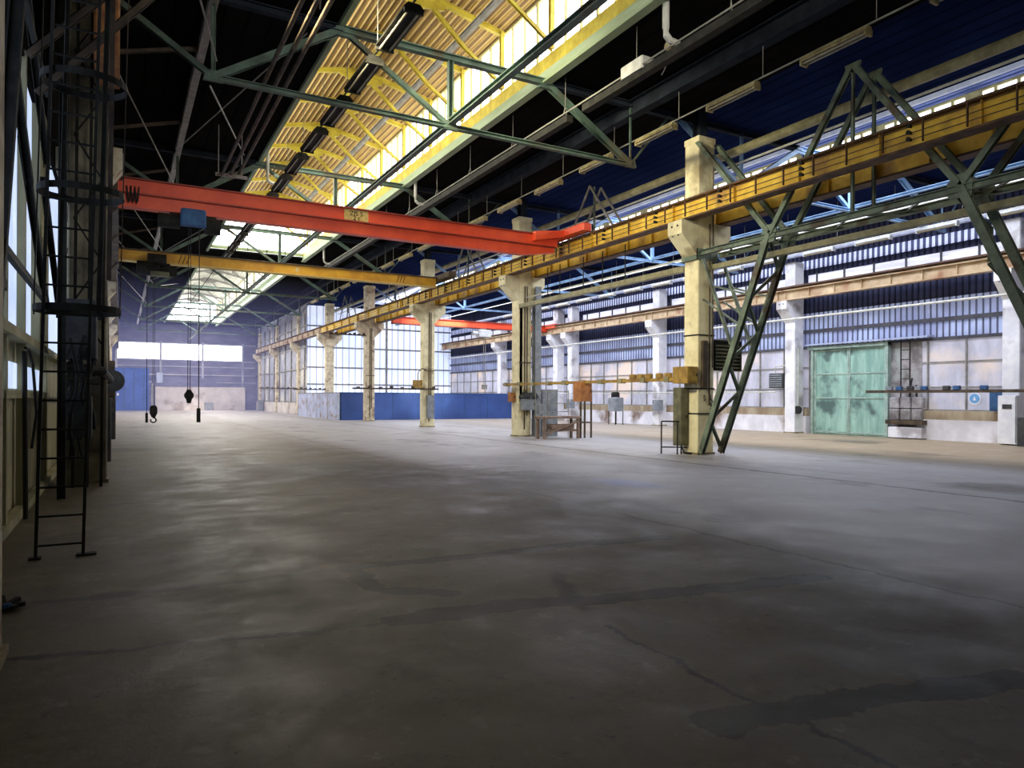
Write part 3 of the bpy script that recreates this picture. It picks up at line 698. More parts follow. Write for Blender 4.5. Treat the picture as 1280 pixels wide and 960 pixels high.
MB().tube([(10.4,yy,9.36),(10.75,yy,9.36)], .1, 10).build('body', M['lamp_hous'], v)
MB().tube([(10.58,yy,9.36),(10.58,yy,9.12)], .05, 8).tube([(10.58,yy-.12,9.12),(10.58,yy+.12,9.12)], .03, 8).build('handle', M['steel_brown'], v)

# ---- portal bracing of the middle row (W brace + two leaning legs, twin planes)
pb = thing('portal_brace', (15.7,10.8,0), 'dull green steel lattice brace between girder, tie beams and the foot of nearest column', 'bracing')
m = M['brace_green']
zn = 6.05
for X in (15.05, 15.85):
    legs = [((X,15.5,.05),(X,13.05,zn)), ((X,5.6,.05),(X,8.15,zn))]
    for p, q in legs: MB().ibar(p, q, .17, .13, .02, up=(1,0,0)).build('leg', m, pb)
    for p, q in (((X,13.0,zn),(X,15.7,9.35)),((X,13.0,zn),(X,10.65,9.5)),((X,8.15,zn),(X,10.55,9.5)),((X,8.15,zn),(X,5.4,9.35))):
        MB().ibar(p, q, .13, .12, .02, up=(1,0,0)).build('diagonal', m, pb)
    MB().angle((X,10.6,9.5),(X,10.6,6.05),.07).build('vertical', m, pb)
    MB().ibar((X,15.6,zn-.05),(X,5.2,zn-.05), .13, .15, .02).build('tie_beam', m, pb)
    MB().prism([(13.3,zn-.25),(12.85,zn-.22),(12.78,zn+.08),(12.9,zn+.25),(13.15,zn+.25),(13.3,zn)], 'x', X-.035, X+.035).build('gusset_plate', m, pb)
    MB().prism([(8.38,zn-.22),(7.93,zn-.25),(7.9,zn+.05),(8.02,zn+.25),(8.28,zn+.25),(8.42,zn+.08)], 'x', X-.035, X+.035).build('gusset_plate', m, pb)
    MB().prism([(10.4,9.58),(10.8,9.58),(10.74,9.35),(10.46,9.35)], 'x', X-.035, X+.035).build('gusset_plate', m, pb)
    # inner hanging lattice from column down to leg
    MB().angle((X,15.45,zn-.25),(X,14.35,3.2),.08).build('inner_strut', m, pb)
    MB().angle((X,15.45,4.6),(X,14.0,3.7),.05).angle((X,15.2,5.0),(X,13.65,4.5),.05).build('inner_lacing', m, pb)
lac = MB(); n = 7
for (p, q) in (((15.5,.2),(13.05,zn)), ((5.7,.2),(8.35,zn))):
    lac = MB()
    for i in range(n):
        a, b = i/n, (i+1)/n; s = i % 2
        ya, za = p[0]+(q[0]-p[0])*a, p[1]+(q[1]-p[1])*a; yb2, zb2 = p[0]+(q[0]-p[0])*b, p[1]+(q[1]-p[1])*b
        lac.angle((15.05 if s else 15.85, ya, za), (15.85 if s else 15.05, yb2, zb2), .08)
    lac.build('leg_lacing', m, pb)
lac = MB()
yv = 15.2; s = 0
while yv > 5.6:
    lac.angle((15.05 if s else 15.85, yv, zn-.05), (15.85 if s else 15.05, yv-.9, zn-.05), .05); yv -= .9; s ^= 1
lac.build('tie_lacing', m, pb)
MB().box(14.93, 15.0, 15.55, 16.25, zn-.24, zn+.08).box(14.93, 15.72, 15.54, 15.6, zn-.24, zn+.08).build('column_collar', m, pb)
# jack truss bits over the other spans of the middle row
for k in range(1, 5):
    y0, y1 = COLY[k-1], COLY[k]; ym = (y0+y1)/2
    t = thing('longitudinal_truss', (15.3,ym,7.6), 'grey-blue V shaped roof struts over the middle row, %s span from the camera' % ORD[k], 'bracing', 'V struts over the middle row')
    for X in (15.1, 15.6):
        for p, q in (((X,ym,9.5),(X,ym-1.5,7.6)),((X,ym,9.5),(X,ym+1.5,7.6))): MB().angle(p, q, .06).build('strut', M['steel_grey'], t)
    MB().angle((15.3,ym,9.5),(15.3,ym,7.6),.06).build('vertical', M['steel_green'], t)

# ducts and pipes along the middle row
o = MB().box(15.0, 15.2, 16.25, 26.4, 5.55, 5.72).build('cable_duct', M['pipe_y']); tag(o, 'dull yellow square duct between the first and second middle column', 'duct')
o = MB().box(15.06, 15.2, 26.4, 26.55, 1.5, 5.72).build('duct_riser', M['pipe_y']); tag(o, 'dull yellow vertical duct riser on the second middle column', 'duct')
o = MB().box(15.35, 15.5, 5.2, 15.5, 5.52, 5.66).build('cable_duct', M['pipe_y']); tag(o, 'dull yellow duct under the green tie beams of the nearest span', 'duct')
o = MB().tube([(15.3,16.3,6.0),(15.3,26.3,6.0)], .03, 6).build('cable_conduit', M['pipe_w']); tag(o, 'thin white conduit above the yellow duct between first and second column', 'conduit')
for k, yy in enumerate((19.2, 20.5, 21.7, 23.3, 24.2)):
    o = MB().tube([(15.1,yy,5.7),(15.1,yy,6.95)], .022, 6).build('duct_hanger', M['steel_dark']); tag(o, 'thin dark rod holding the yellow duct, %s from the camera' % ORD[k], 'rod', 'duct hanger rods')
# grey post beside column two
o = MB().ibar((15.85,26.3,0),(15.85,26.3,6.5),.3,.3,.02).build('steel_post', M['box_grey']); tag(o, 'grey-green steel post right beside the second middle column', 'post')
o = MB().bev(16.1, 16.9, 26.2, 26.35, 0, 2.05, .01).build('sheet_panel', M['box_grey']); tag(o, 'tall grey-green sheet panel beside the second middle column', 'panel')

# busbar at head height with tap boxes
bbx = thing('busbar_trunking', (14.75,16,2.2), 'yellow busbar trunking at head height between the first and second middle column', 'busbar')
MB().box(14.68, 14.80, 16.2, 27.2, 2.20, 2.30).build('trunking', M['box_yel'], bbx)
y = 16.6
while y < 27:
    MB().box(14.64, 14.84, y-.1, y+.1, 2.17, 2.33).build('joint_collar', M['pipe_y'], bbx); y += 1.15
for y in (16.6,17.0,17.5,17.9,18.3): MB().bev(14.66, 14.82, y-.12, y+.12, 2.30, 2.46, .02).build('terminal_block', M['box_yel'], bbx)
def ebox(x0,x1,y0,y1,z0,z1,m,label,cat='box',door=True,name='switch_box', face='y'):
    t = thing(name, ((x0+x1)/2,(y0+y1)/2,z0), label, cat)
    MB().bev(x0,x1,y0,y1,z0,z1,.015).build('housing', m, t)
    if door:
        if face == 'y':
            MB().box(x0+.04,x1-.04,y0-.012,y0,z0+.04,z1-.04).build('door', m, t)
            MB().box(x1-.1,x1-.07,y0-.03,y0-.012,(z0+z1)/2-.04,(z0+z1)/2+.05).build('handle', M['rubber'], t)
        else:
            MB().box(x0-.012,x0,y0+.04,y1-.04,z0+.04,z1-.04).build('door', m, t)
            MB().box(x0-.03,x0-.012,y0+.07,y0+.1,(z0+z1)/2-.04,(z0+z1)/2+.05).build('handle', M['rubber'], t)
    return t
ebox(14.55,14.97,15.55,16.2,2.12,2.62,M['box_yel'],'mustard yellow switch box on the left face of the nearest middle column')
tb = ebox(14.66,14.96,15.95,16.3,.25,2.0,M['box_olive'],'tall dark olive electrical cabinet strapped to the nearest middle column','cabinet',face='y',name='tall_cabinet')
MB().tube([(14.7,16.0,.3),(14.72,15.85,.05),(14.95,15.8,.03)], .03, 8).build('cable', M['rubber'], tb)
y = y_on_x(728, 14.75)
ebox(14.5,15.0,y-.25,y+.25,1.55,2.28,M['box_org'],'rusty orange control box hanging on the yellow busbar')
y = 26.45
ebox(15.1,15.75,26.15,26.5,1.15,1.65,M['box_grey'],'grey meter box with dark hood on the second middle column',name='meter_box')
o = MB().prism([(15.0,1.68),(15.85,1.68),(15.7,1.9),(15.15,1.9)], 'y', 26.05, 26.5).build('metal_hood', M['box_dk']); tag(o, 'dark metal hood over the meter box on the second middle column', 'cover')
ebox(14.78,14.98,26.6,26.95,1.5,1.9,M['box_org'],'small rusty box left of the second middle column')
# louvre heater behind column A
t = thing('louvre_panel', (16.1,15.9,2.6), 'olive louvred heater unit fixed right of the nearest middle column', 'heater')
w = MB()
for i in range(7): w.add([(15.72,15.62,2.62+i*.11),(16.75,15.62,2.62+i*.11),(16.75,15.7,2.70+i*.11),(15.72,15.7,2.70+i*.11)], [(0,1,2,3)]); w.box(15.72,16.75,15.60,15.64,2.6+i*.11,2.63+i*.11)
w.build('louvres', M['box_olive'], t)
MB().box(15.68,16.8,15.72,16.1,2.55,3.45).build('housing', M['box_dk'], t)
MB().box(15.68,15.72,15.58,15.72,2.55,3.45).box(16.76,16.8,15.58,15.72,2.55,3.45).box(15.68,16.8,15.58,15.72,3.40,3.45).box(15.68,16.8,15.58,15.72,2.52,2.57).build('frame', M['steel_dark'], t)
gr = MB()
for pts in ([(15.30,1.75),(15.24,1.78),(15.24,1.68),(15.31,1.66),(15.24,1.60)],[(15.42,1.72),(15.50,1.78),(15.53,1.66),(15.44,1.60),(15.52,1.52)],[(15.40,1.50),(15.58,1.46),(15.50,1.36),(15.57,1.33)],[(15.47,1.66),(15.58,1.60)]):
    gr.tube([(p[0],15.592,p[1]) for p in pts], .012, 5)
o = gr.build('scribbled_marks', M['ink'], next(ob for ob in bpy.data.objects if ob.name == 'concrete_column'))
o['label'] = 'scribbled black marks'
# conduits and straps on column A
t = thing('column_conduit', (15.45,15.58,0), 'pair of brown vertical conduits with straps on the front of the nearest middle column', 'conduit')
MB().tube([(15.42,15.56,1.5),(15.42,15.56,6.9)], .025, 6).build('conduit_pipe', M['steel_brown'], t)
MB().tube([(15.55,15.56,2.6),(15.55,15.56,9.0)], .02, 6).build('conduit_pipe', M['steel_brown'], t)
w = MB()
for z in (1.2,1.95,3.55): w.box(14.985,15.665,15.585,15.6,z,z+.04).box(14.985,15.0,15.6,16.2,z,z+.04)
w.build('strap', M['steel_dark'], t)
MB().box(15.12,15.3,15.5,15.6,2.0,3.4).build('backing_board', M['steel_brown'], t)
MB().tube([(15.42,15.5,1.55),(15.5,15.48,1.3),(15.45,15.5,1.0),(15.52,15.48,.8)], .018, 6).tube([(15.5,15.5,1.6),(15.6,15.48,1.35),(15.55,15.5,1.05)], .018, 6).build('loose_cable', M['rubber'], t)
for k, (x0, y) in enumerate(((15.0,26.7),(15.0,37.5),(15.0,48.3))):
    o = MB().tube([(x0+.3,y-.33,.3),(x0+.3,y-.33,6.5)], .03, 6).tube([(x0+.42,y-.33,.9),(x0+.42,y-.33,6.5)], .025, 6).bar((x0,y-.33,3.2),(x0+.65,y-.33,3.2),.04).build('column_conduit', M['steel_brown'])
    tag(o, 'brown cable conduits on the front of the %s middle column' % names[k+1], 'conduit', 'conduits on the middle columns')
# busbars on the farther columns
def arm(y, z, x0, x1, label):
    o = MB().bar((x0,y,z),(x1,y,z),.09,.09)
    for i in range(8):
        xx = x0+(x1-x0)*(i+.5)/8; o.box(xx-.08,xx+.08,y-.08,y+.08,z-.03+.02*(i%3),z+.1+.05*(i%2))
    o = o.build('cable_bracket', M['steel_brown']); tag(o, label, 'bracket', 'cable brackets on the middle columns'); return o
arm(37.2, 2.15, 10.9, 15.9, 'cluttered brown cable bracket reaching left from the third middle column')
arm(48.0, 6.0, 12.4, 15.0, 'cluttered cable bracket high on the left of the fourth middle column')
arm(59.0, 2.3, 12.4, 15.5, 'low cable bracket left of the fifth middle column')
arm(69.9, 2.5, 11.5, 15.4, 'low cable bracket left of the sixth middle column')
ebox(14.35,14.85,37.0,37.3,2.2,2.65,M['box_yel'],'mustard junction box on the third middle column bracket')
ebox(15.15,15.6,37.05,37.2,.5,1.8,M['box_grey'],'narrow grey cabinet on the front of the third middle column','cabinet',name='narrow_cabinet')
o = MB().tube([(14.6,37.1,2.65),(14.62,37.1,3.1),(14.85,37.1,3.3),(15.1,37.1,3.25)], .03, 8).build('bent_conduit', M['steel_brown']); tag(o, 'bent conduit rising from the mustard junction box', 'conduit')

# workbench + stands near column B
wx0, wx1, wy0, wy1 = 15.6, 16.9, 24.3, 25.1
u0 = floor_pt(683,552); 
bx, by = floor_pt(672,553)[0], 24.6
t = thing('workbench', (14.9+.9,24.4,0), 'old wooden workbench with rail standing by the second middle column', 'workbench')
x0, x1 = math.tan(ang(674))*24.4, math.tan(ang(722))*24.4
MB().bev(x0, x1, 24.1, 24.8, .83, .93, .02).build('bench_top', M['wood'], t)
for xx in (x0+.12, x1-.12):
    for yy in (24.18, 24.7): MB().box(xx-.05, xx+.05, yy-.05, yy+.05, 0, .83).build('leg', M['wood'], t)
MB().box(x0+.3, x1-.1, 24.2, 24.7, .3, .38).box(x0+.5,x1-.3,24.2,24.65,.4,.6).build('lower_shelf', M['wood'], t)
MB().bar((x0+.2,24.15,.2),(x1-.2,24.15,.7),.07).build('cross_brace', M['wood'], t)
t = thing('metal_rack', (x0+.6,24.9,0), 'tall pale wire rack standing behind the old workbench', 'rack')
w = MB()
for xx in (x0+.15,x0+.75,x1-.1): w.tube([(xx,24.95,0),(xx,24.95,2.0)], .018, 6)
for z in (1.1,1.45,1.95): w.tube([(x0+.15,24.95,z),(x1-.1,24.95,z)], .016, 6)
w.build('frame', M['wire'], t)
MB().bev(x0+.25,x0+.6,24.85,25.05,1.0,1.4,.02).build('tray', M['box_grey'], t)
t = thing('post_stand', (x1+.3,24.5,0), 'dark frame of three upright posts right of the workbench', 'stand')
for uu in (726,731,739):
    xx = math.tan(ang(uu))*24.5; MB().box(xx-.03,xx+.03,24.47,24.53,0,2.05).build('post', M['steel_brown'], t)
xa, xb = math.tan(ang(721))*24.5, math.tan(ang(739))*24.5
MB().box(xa,xb,24.46,24.54,.62,.68).build('crossbar', M['steel_brown'], t)
# barrier by column A
pA = floor_pt(827,567); pB = floor_pt(847,568)
t = thing('tube_barrier', (pA[0],pA[1],0), 'small dark tube barrier frame standing left of the nearest middle column', 'barrier')
for p in (pA, pB, (pB[0]+.15,pB[1])): MB().tube([(p[0],p[1],0),(p[0],p[1],.98 if p is not pB else .98)], .022, 8).build('post', M['steel_dark'], t)
MB().tube([(pA[0],pA[1],.98),(pB[0]+.15,pB[1],.98)], .022, 8).tube([(pA[0],pA[1],.2),(pB[0]+.4,pB[1],.2)], .02, 8).build('rail', M['steel_dark'], t)

# ---- blue enclosure (panels) in the second bay
YB = 50.6; xb0 = math.tan(ang(425))*YB
t = thing('blue_partition', (20,YB,0), 'low dark blue panel enclosure behind the third and fourth middle columns', 'partition')
MB().box(xb0, 28.2, YB, YB+.08, .0, 2.0).build('front_panels', M['fence_blue'], t)
w = MB()
x = xb0
while x < 28.3: w.box(x-.02, x+.02, YB-.02, YB, 0, 2.0); x += 2.0
w.box(xb0, 28.2, YB-.03, YB+.1, 1.98, 2.04).build('panel_frame', M['box_blue'], t)
yE = 64.5
o = MB().box(xb0, xb0+.08, YB, yE, 0, 2.0).build('side_panels', M['fence_white'], t); o['label'] = 'pale blue-white side panels with rust'
w = MB(); y = YB+.02
while y < yE: w.box(xb0-.02, xb0, y-.03, y+.03, 0, 2.0); y += 3.4
w.box(xb0-.03, xb0+.1, YB, yE, 1.98, 2.03); w.build('side_frame', M['steel_grey'], t)

# ---- cross wall of second bay
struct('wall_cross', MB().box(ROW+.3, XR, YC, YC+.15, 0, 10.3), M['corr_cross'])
w = MB()
for z in (2.9, 4.5, 6.4, 8.4): w.box(ROW+.3, XR, YC-.08, YC-.01, z-.07, z+.07)
w.box(22.9, 23.1, YC-.16, YC-.08, 0, 10.3)
struct('trim_cross_wall', w, M['steel_grey'])

# partition along the row beyond the cross wall
struct('wall_row', MB().box(ROW+.25, ROW+.4, YC, YF, 0, 10.3), M['panel_row'])
w = MB(); y = YC+.5
while y < YF: w.box(ROW+.12, ROW+.25, y-.1, y+.1, 0, 9.5); y += 3.0
for z in (1.2, 2.6, 4.4, 6.4, 8.4): w.box(ROW+.14, ROW+.25, YC, YF, z-.06, z+.06)
struct('trim_row_wall', w, M['steel_grey'])
struct('baseboard_row', MB().box(ROW+.1, ROW+.26, YC, YF, 0, 1.1), M['plaster_far'])

# ---- far end wall of first bay
def fx(u): return math.tan(ang(u))*(YF)
struct('wall_far', MB().box(XL-.2, ROW+.4, YF, YF+.3, 0, 10.6), M['panel_far'])
w0, w1 = fx(145), fx(303)
zz0, zz1 = 6.15, 8.0
for i in range(3):
    a = w0+(w1-w0)*i/3+.08; b = w0+(w1-w0)*(i+1)/3-.08
    struct('window_%d' % (i+10), MB().box(a, b, YF-.06, YF-.02, zz0, zz1), M['glow_far'])
w = MB()
for i in range(4): x = w0+(w1-w0)*i/3; w.box(x-.12, x+.12, YF-.14, YF-.02, 2.9, 8.3)
for z in (zz0-.1, zz1+.1, 5.3, 4.3, 3.4): w.box(w0, ROW, YF-.1, YF-.01, z-.06, z+.06)
struct('trim_far_wall', w, M['panel_row'])
struct('trim_low_plaster', MB().box(fx(194), fx(306), YF-.3, YF, 0, 2.85), M['plaster_far'])
struct('trim_low_band', MB().box(fx(190), fx(270), YF-.36, YF, 2.85, 3.9), M['panel_far'])
do = struct('door_1', MB().box(fx(136), fx(186), YF-.3, YF-.06, 0, 5.0), M['door_blue'])
for i in range(4):
    x = fx(136)+(fx(186)-fx(136))*(i+.5)/4
    MB().box(x-.05, x+.05, YF-.34, YF-.3, 0, 5.0).build('door_seam', M['box_blue'], do)
MB().box(fx(146), fx(148.5), YF-.35, YF-.3, 1.75, 2.05).build('door_notice', M['sticker_w'], do)
o = MB().bev(fx(195), fx(203), YF-.55, YF-.3, 3.3, 4.5, .04).build('wall_cabinet', M['pipe_b']); tag(o, 'small pale cabinet on the far wall above the cream plaster', 'cabinet')
o = MB().bev(fx(255), fx(265), YF-1.2, YF-.5, 0, .95, .04).build('small_crate', M['box_grey']); tag(o, 'small grey crate on the floor against the far wall', 'crate')
o = MB().bev(fx(313), fx(319), YF-6, YF-5.3, 0, 1.3, .04).build('metal_bin', M['box_grey']); tag(o, 'grey bin standing at the right corner of far wall', 'bin')
o = MB().tube([(fx(190),YF-1,0),(fx(190),YF-1,3.2)], .09, 8).build('white_post', M['pipe_w']); tag(o, 'slim white post right of the blue far door', 'post')

# ---- right wall
X = XR
Y0, Y1_ = 2.0, YC
gy0, gy1 = y_on_x(1111, X), y_on_x(1021, X)      # mint gate extents
struct('wall_right', MB().box(X+.08, X+.3, -14, Y1_, 0, 10.6), M['corr_dark'])
def corr(z0, z1, name, m, dep=.0):
    prof = []; y = Y0; per = .26
    while y < Y1_:
        prof += [(y,0),(y+per*.3,0),(y+per*.36,-.035),(y+per*.94,-.035)]; y += per
    struct(name, MB().sheet(prof, lambda p: (X+.02+p[1]-dep,p[0],z0), lambda p: (X+.02+p[1]-dep,p[0],z1)), m)
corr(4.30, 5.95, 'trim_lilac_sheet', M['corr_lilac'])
corr(5.95, 6.9, 'trim_dark_sheet', M['corr_dark'], .03)
corr(7.85, 8.15, 'trim_dark_eaves', M['corr_dark'], .02)
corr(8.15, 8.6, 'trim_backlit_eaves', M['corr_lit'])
corr(8.6, 10.3, 'trim_upper_sheet', M['corr_dark'], .0)
struct('trim_lilac_rail', MB().box(X-.12, X-.03, Y0, Y1_, 4.95, 5.12).box(X-.12, X-.03, Y0, Y1_, 4.18, 4.3).box(X-.1,X-.03,Y0,Y1_,6.86,6.95), M['mullion'])
# upper windows, one per bay
yb = [Y0]+RY[:4]+[RY[5], Y1_]; yb = sorted(yb)
n = 1
for a, b in zip(yb, yb[1:]):
    struct('window_%d' % n, MB().box(X-.02, X+.02, a+.3, b-.3, 6.95, 7.85), M['pane_up']); n += 1
w = MB(); y = Y0
while y < Y1_: w.box(X-.08, X-.02, y-.035, y+.035, 6.9, 7.9); y += 1.5
struct('trim_upper_window_bars', w, M['mullion'])
# lower windows
segs = [(Y0, gy0-1.5), (gy1+.35, Y1_)]
n = 20
for a, b in zip(yb, yb[1:]):
    for s0, s1 in segs:
        c, d = max(a, s0), min(b, s1)
        if d-c > .25:
            struct('window_%d' % n, MB().box(X-.02, X+.02, c, d, 1.25, 4.2), M['pane_r']); n += 1
w = MB()
for s0, s1 in segs:
    y = s0+.02
    while y < s1: w.box(X-.09, X-.02, y-.03, y+.03, 1.2, 4.22); y += 1.55
    for z in (1.25, 2.2, 3.25, 4.2): w.box(X-.08, X-.02, s0, s1, z-.03, z+.03)
struct('trim_lower_window_bars', w, M['steel_grey'])
for i, (s0, s1) in enumerate(segs):
    struct('baseboard_right_%d' % (i+1), MB().box(X-.35, X+.05, s0, s1, 0, .85), M['plaster'])
    struct('trim_sill_%d' % (i+1), MB().box(X-.3, X+.05, s0, s1, .85, 1.22), M['sill'])
struct('trim_grimy_infill', MB().box(X-.05, X+.08, gy0-1.5, gy0-.12, 0, 4.25).box(X-.05, X+.08, gy1+.12, gy1+.35, 0, 4.25), M['grime'])
# gate
g = struct('door_2', MB().box(X-.16, X-.06, gy0, gy1, .02, 4.1), M['gate'])
w = MB(); ym = (gy0+gy1)/2
for y in (gy0+.05, ym-.03, ym+.03, gy1-.05): w.box(X-.2, X-.16, y-.04, y+.04, .02, 4.1)
for z in (.12, 1.75, 2.9, 4.02): w.box(X-.19, X-.16, gy0, gy1, z-.035, z+.035)
w.build('gate_rails', M['gate_fr'], g)
w = MB().box(X-.3, X-.02, gy0-.14, gy0, 0, 4.3).box(X-.3, X-.02, gy1, gy1+.12, 0, 4.3).box(X-.34, X-.02, gy0-.14, gy1+.3, 4.1, 4.25)
struct('trim_gate_frame', w, M['gate_fr'])
o = MB().prism([(X-.5,4.30),(X-.02,4.36),(X-.02,4.42),(X-.5,4.36)], 'y', gy0-2.0, gy1+.3).build('gate_canopy', M['pipe_b']); tag(o, 'pale sheet canopy rail over the mint green gate', 'canopy')
# ladder and junk beside the gate
t = thing('wall_ladder', (X-.3, gy0-1.0, 1.0), 'slim steel wall ladder right of the mint green gate', 'ladder')
la, lb = gy0-1.15, gy0-.75
for y in (la, lb): MB().box(X-.34, X-.30, y-.02, y+.02, 1.0, 4.25).build('rail', M['steel_dark'], t)
for i in range(7): MB().box(X-.335, X-.305, la, lb, 1.3+i*.42, 1.33+i*.42).build('rung', M['steel_dark'], t)
t = thing('radiator_stack', (X-.5, gy0-.9, .2), 'dirty radiator blocks over a white trough right of the green gate', 'radiator')
w = MB()
for j in range(2):
    for i in range(3): w.bev(X-.45, X-.15, gy0-1.75+i*.5, gy0-1.3+i*.5, .82+j*.5, 1.28+j*.5, .03)
w.build('radiator_blocks', M['grime'], t)
MB().bev(X-.7, X-.2, gy0-1.9, gy0-.4, .05, .5, .03).build('trough', M['concrete_w'], t)
MB().box(X-.72, X-.18, gy0-1.92, gy0-.3, .62, .8).build('rusty_lid', M['steel_brown'], t)
w = MB().tube([(X-.4,gy0-1.2,1.8),(X-.45,gy0-1.25,2.2),(X-.4,gy0-1.3,2.6)], .04, 8); w.tube([(X-.4,gy0-1.5,1.8),(X-.45,gy0-1.5,2.3)], .04, 8); w.build('pipes', M['rubber'], t)
# busbar in front of right wall near the gate
t = thing('busbar_trunking', (X-1.2, 14, 2.1), 'brown busbar with small boxes in front of the right windows', 'busbar')
yA, yB_ = y_on_x(1280, X-1.25)-2, y_on_x(1083, X-1.25)
MB().box(X-1.3, X-1.2, yA, yB_, 1.96, 2.08).build('trunking', M['steel_brown'], t)
for i, u in enumerate((1112, 1124, 1138, 1149, 1155, 1183, 1196, 1230)):
    y = y_on_x(u, X-1.25); MB().bev(X-1.33, X-1.17, y-.13, y+.13, 2.08, 2.24, .02).build('tap_box', [M['box_grey'],M['box_blue'],M['box_dk']][i % 3] if i != 6 else M['box_blue'], t)
o = MB().tube([(X-1.2,28,2.03),(X-1.2,60,2.03)], .035, 6).tube([(X-1.2,24.5,2.03),(X-1.2,28,2.03)], .035, 6).build('wall_pipe', M['pipe_w']); tag(o, 'thin pale pipe at head height along the right wall left of gate', 'pipe')
o = MB().tube([(X-1.65,3,5.55),(X-1.65,64,5.55)], .05, 8).build('wall_pipe', M['pipe_w']); tag(o, 'white pipe below the cream girder along the right wall', 'pipe')
o = MB().tube([(X-1.5,3,8.62),(X-1.5,64,8.62)], .10, 10).build('wall_pipe', M['pipe_b']); tag(o, 'thick pale blue pipe under the eaves of the right wall', 'pipe')
o = MB().tube([(X-4.2,3,8.9),(X-4.2,64,8.9)], .035, 6).build('roof_pipe', M['pipe_w']); tag(o, 'thin white pipe crossing the right bay trusses lengthwise', 'pipe')
o = MB().tube([(17.6,3,8.62),(17.6,60,8.62)], .03, 6).build('roof_pipe', M['pipe_b']); tag(o, 'thin pale pipe at the left ends of the blue trusses', 'pipe')
# blue cabinet, sticker, white door cabinet, black bin
y0, y1 = y_on_x(1256, X-.4), y_on_x(1240, X-.4)
ebox(X-.6, X-.1, y0, y1, 1.25, 2.05, M['box_blue'], 'blue wall cabinet beside the nearest white column on the right wall', 'cabinet', face='x', name='wall_cabinet')
y = y_on_x(1219, X); 
t = thing('round_sticker', (X-.1,y,1.7), 'round blue and white safety sticker on the right window panes', 'sticker')
MB().tube([(X-.03,y,1.72),(X-.045,y,1.72)], .24, 24).build('disc', M['sticker_w'], t)
w = MB().tube([(X-.045,y,1.74),(X-.055,y,1.74)], .19, 24); w.build('blue_disc', M['sticker_b'], t)
MB().prism([(y-.07,1.66),(y+.07,1.66),(y,1.82)], 'x', X-.065, X-.055).build('white_mark', M['sticker_w'], t)
yc1 = RY[0]
t = thing('distribution_cabinet', (X-1.2,yc1,0), 'white metal cabinet with small plate in front of nearest right column', 'cabinet')
MB().bev(X-1.25, X-1.02, yc1-.32, yc1+.32, .05, 1.85, .02).build('housing', M['concrete_w'], t)
MB().box(X-1.265, X-1.25, yc1-.16, yc1+.16, 1.35, 1.52).build('nameplate', M['box_dk'], t)
MB().box(X-1.27, X-1.25, yc1-.3, yc1-.28, .1, 1.8).build('door_gap', M['box_grey'], t)
o = MB().bev(X-1.6, X-1.0, yc1-1.3, yc1-.5, 0, 1.05, .03).build('waste_container', M['box_dk']); tag(o, 'dark grey container at the right picture edge beside white column', 'container')
# equipment left of the gate
y = y_on_x(770, X-2.0)
t = thing('equipment_stand', (X-2,y,0), 'grey machine box on thin legs by the right wall, left of braced column', 'machine')
MB().bev(X-2.4, X-1.7, y-.45, y+.35, .85, 1.75, .05).build('housing', M['box_grey'], t)
MB().bev(X-2.3, X-1.8, y-.2, y+.2, 1.75, 2.1, .08).build('top_unit', M['steel_dark'], t)
for dx in (-2.35,-1.75):
    for dy in (-.4,.3): MB().tube([(X+dx,y+dy,0),(X+dx,y+dy,.85)], .03, 6).build('leg', M['steel_dark'], t)
y = y_on_x(971, X-.6)
t = thing('louvre_panel', (X-.6,y,2.2), 'dark louvred wall unit left of the white column beside the gate', 'heater')
MB().bev(X-.7, X-.3, y-.45, y+.45, 2.25, 3.0, .03).build('housing', M['box_dk'], t)
w = MB()
for i in range(6): w.box(X-.73, X-.7, y-.4, y+.4, 2.32+i*.11, 2.38+i*.11)
w.build('louvres', M['box_grey'], t)
MB().tube([(X-.5,y+.2,3.0),(X-.5,y+.2,3.35),(X-.5,y-.5,3.4)], .03, 6).build('pipe', M['pipe_w'], t)
yy = RY[1]
t = thing('wall_hydrant', (X-.9,yy-.5,1.2), 'round black hose reel on pipe beside the white column left of gate', 'hose reel')
MB().tube([(X-.95,yy-.42,1.15),(X-.85,yy-.42,1.15)], .2, 18).build('reel', M['rubber'], t)
MB().tube([(X-.9,yy-.42,1.3),(X-.9,yy-.42,4.2)], .03, 6).build('pipe', M['pipe_w'], t)
for k, yy in enumerate((RY[2], RY[3])):
    t = ebox(X-1.35, X-1.02, yy-.75, yy-.1, .95, 1.6, M['box_grey'], 'grey switch box on the %s white right wall column' % ('third' if k == 0 else 'fourth'), face='x')

# ---- left wall
struct('wall_left', MB().box(XL-.25, XL-.05, -14, YF, 0, 10.6), M['panel_l'])
struct('window_30', MB().box(XL-.05, XL-.02, 6.0, 60, 2.45, 6.4), M['glow_blue'])
struct('trim_left_upper', MB().box(XL-.04, XL+.05, 6.0, YF, 6.4, 10.3), M['roof_dk'])
w = MB()
for y in (6.6,8.4,10.2,12,22.2,24,27,30,33,36,39): w.box(XL-.02, XL+.08, y-.06, y+.06, 0, 6.5)
w.box(XL-.02, XL+.10, 13.75, 15.35, 2.4, 6.5)
w.box(XL-.02, XL+.08, 15.3, 15.45, 0, 2.4)
struct('trim_left_mullions', w, M['panel_l'])
struct('trim_left_sill', MB().box(XL-.02, XL+.14, 5, 60, 2.38, 2.5).box(XL-.02, XL+.06, 5, 60, 1.62, 1.72).box(XL-.02, XL+.1, 5, 60, 0, .12), M['panel_l'])
struct('trim_left_blue_band', MB().box(XL-.04, XL-.01, 9, 16, 1.75, 2.1), M['glow_blue'])
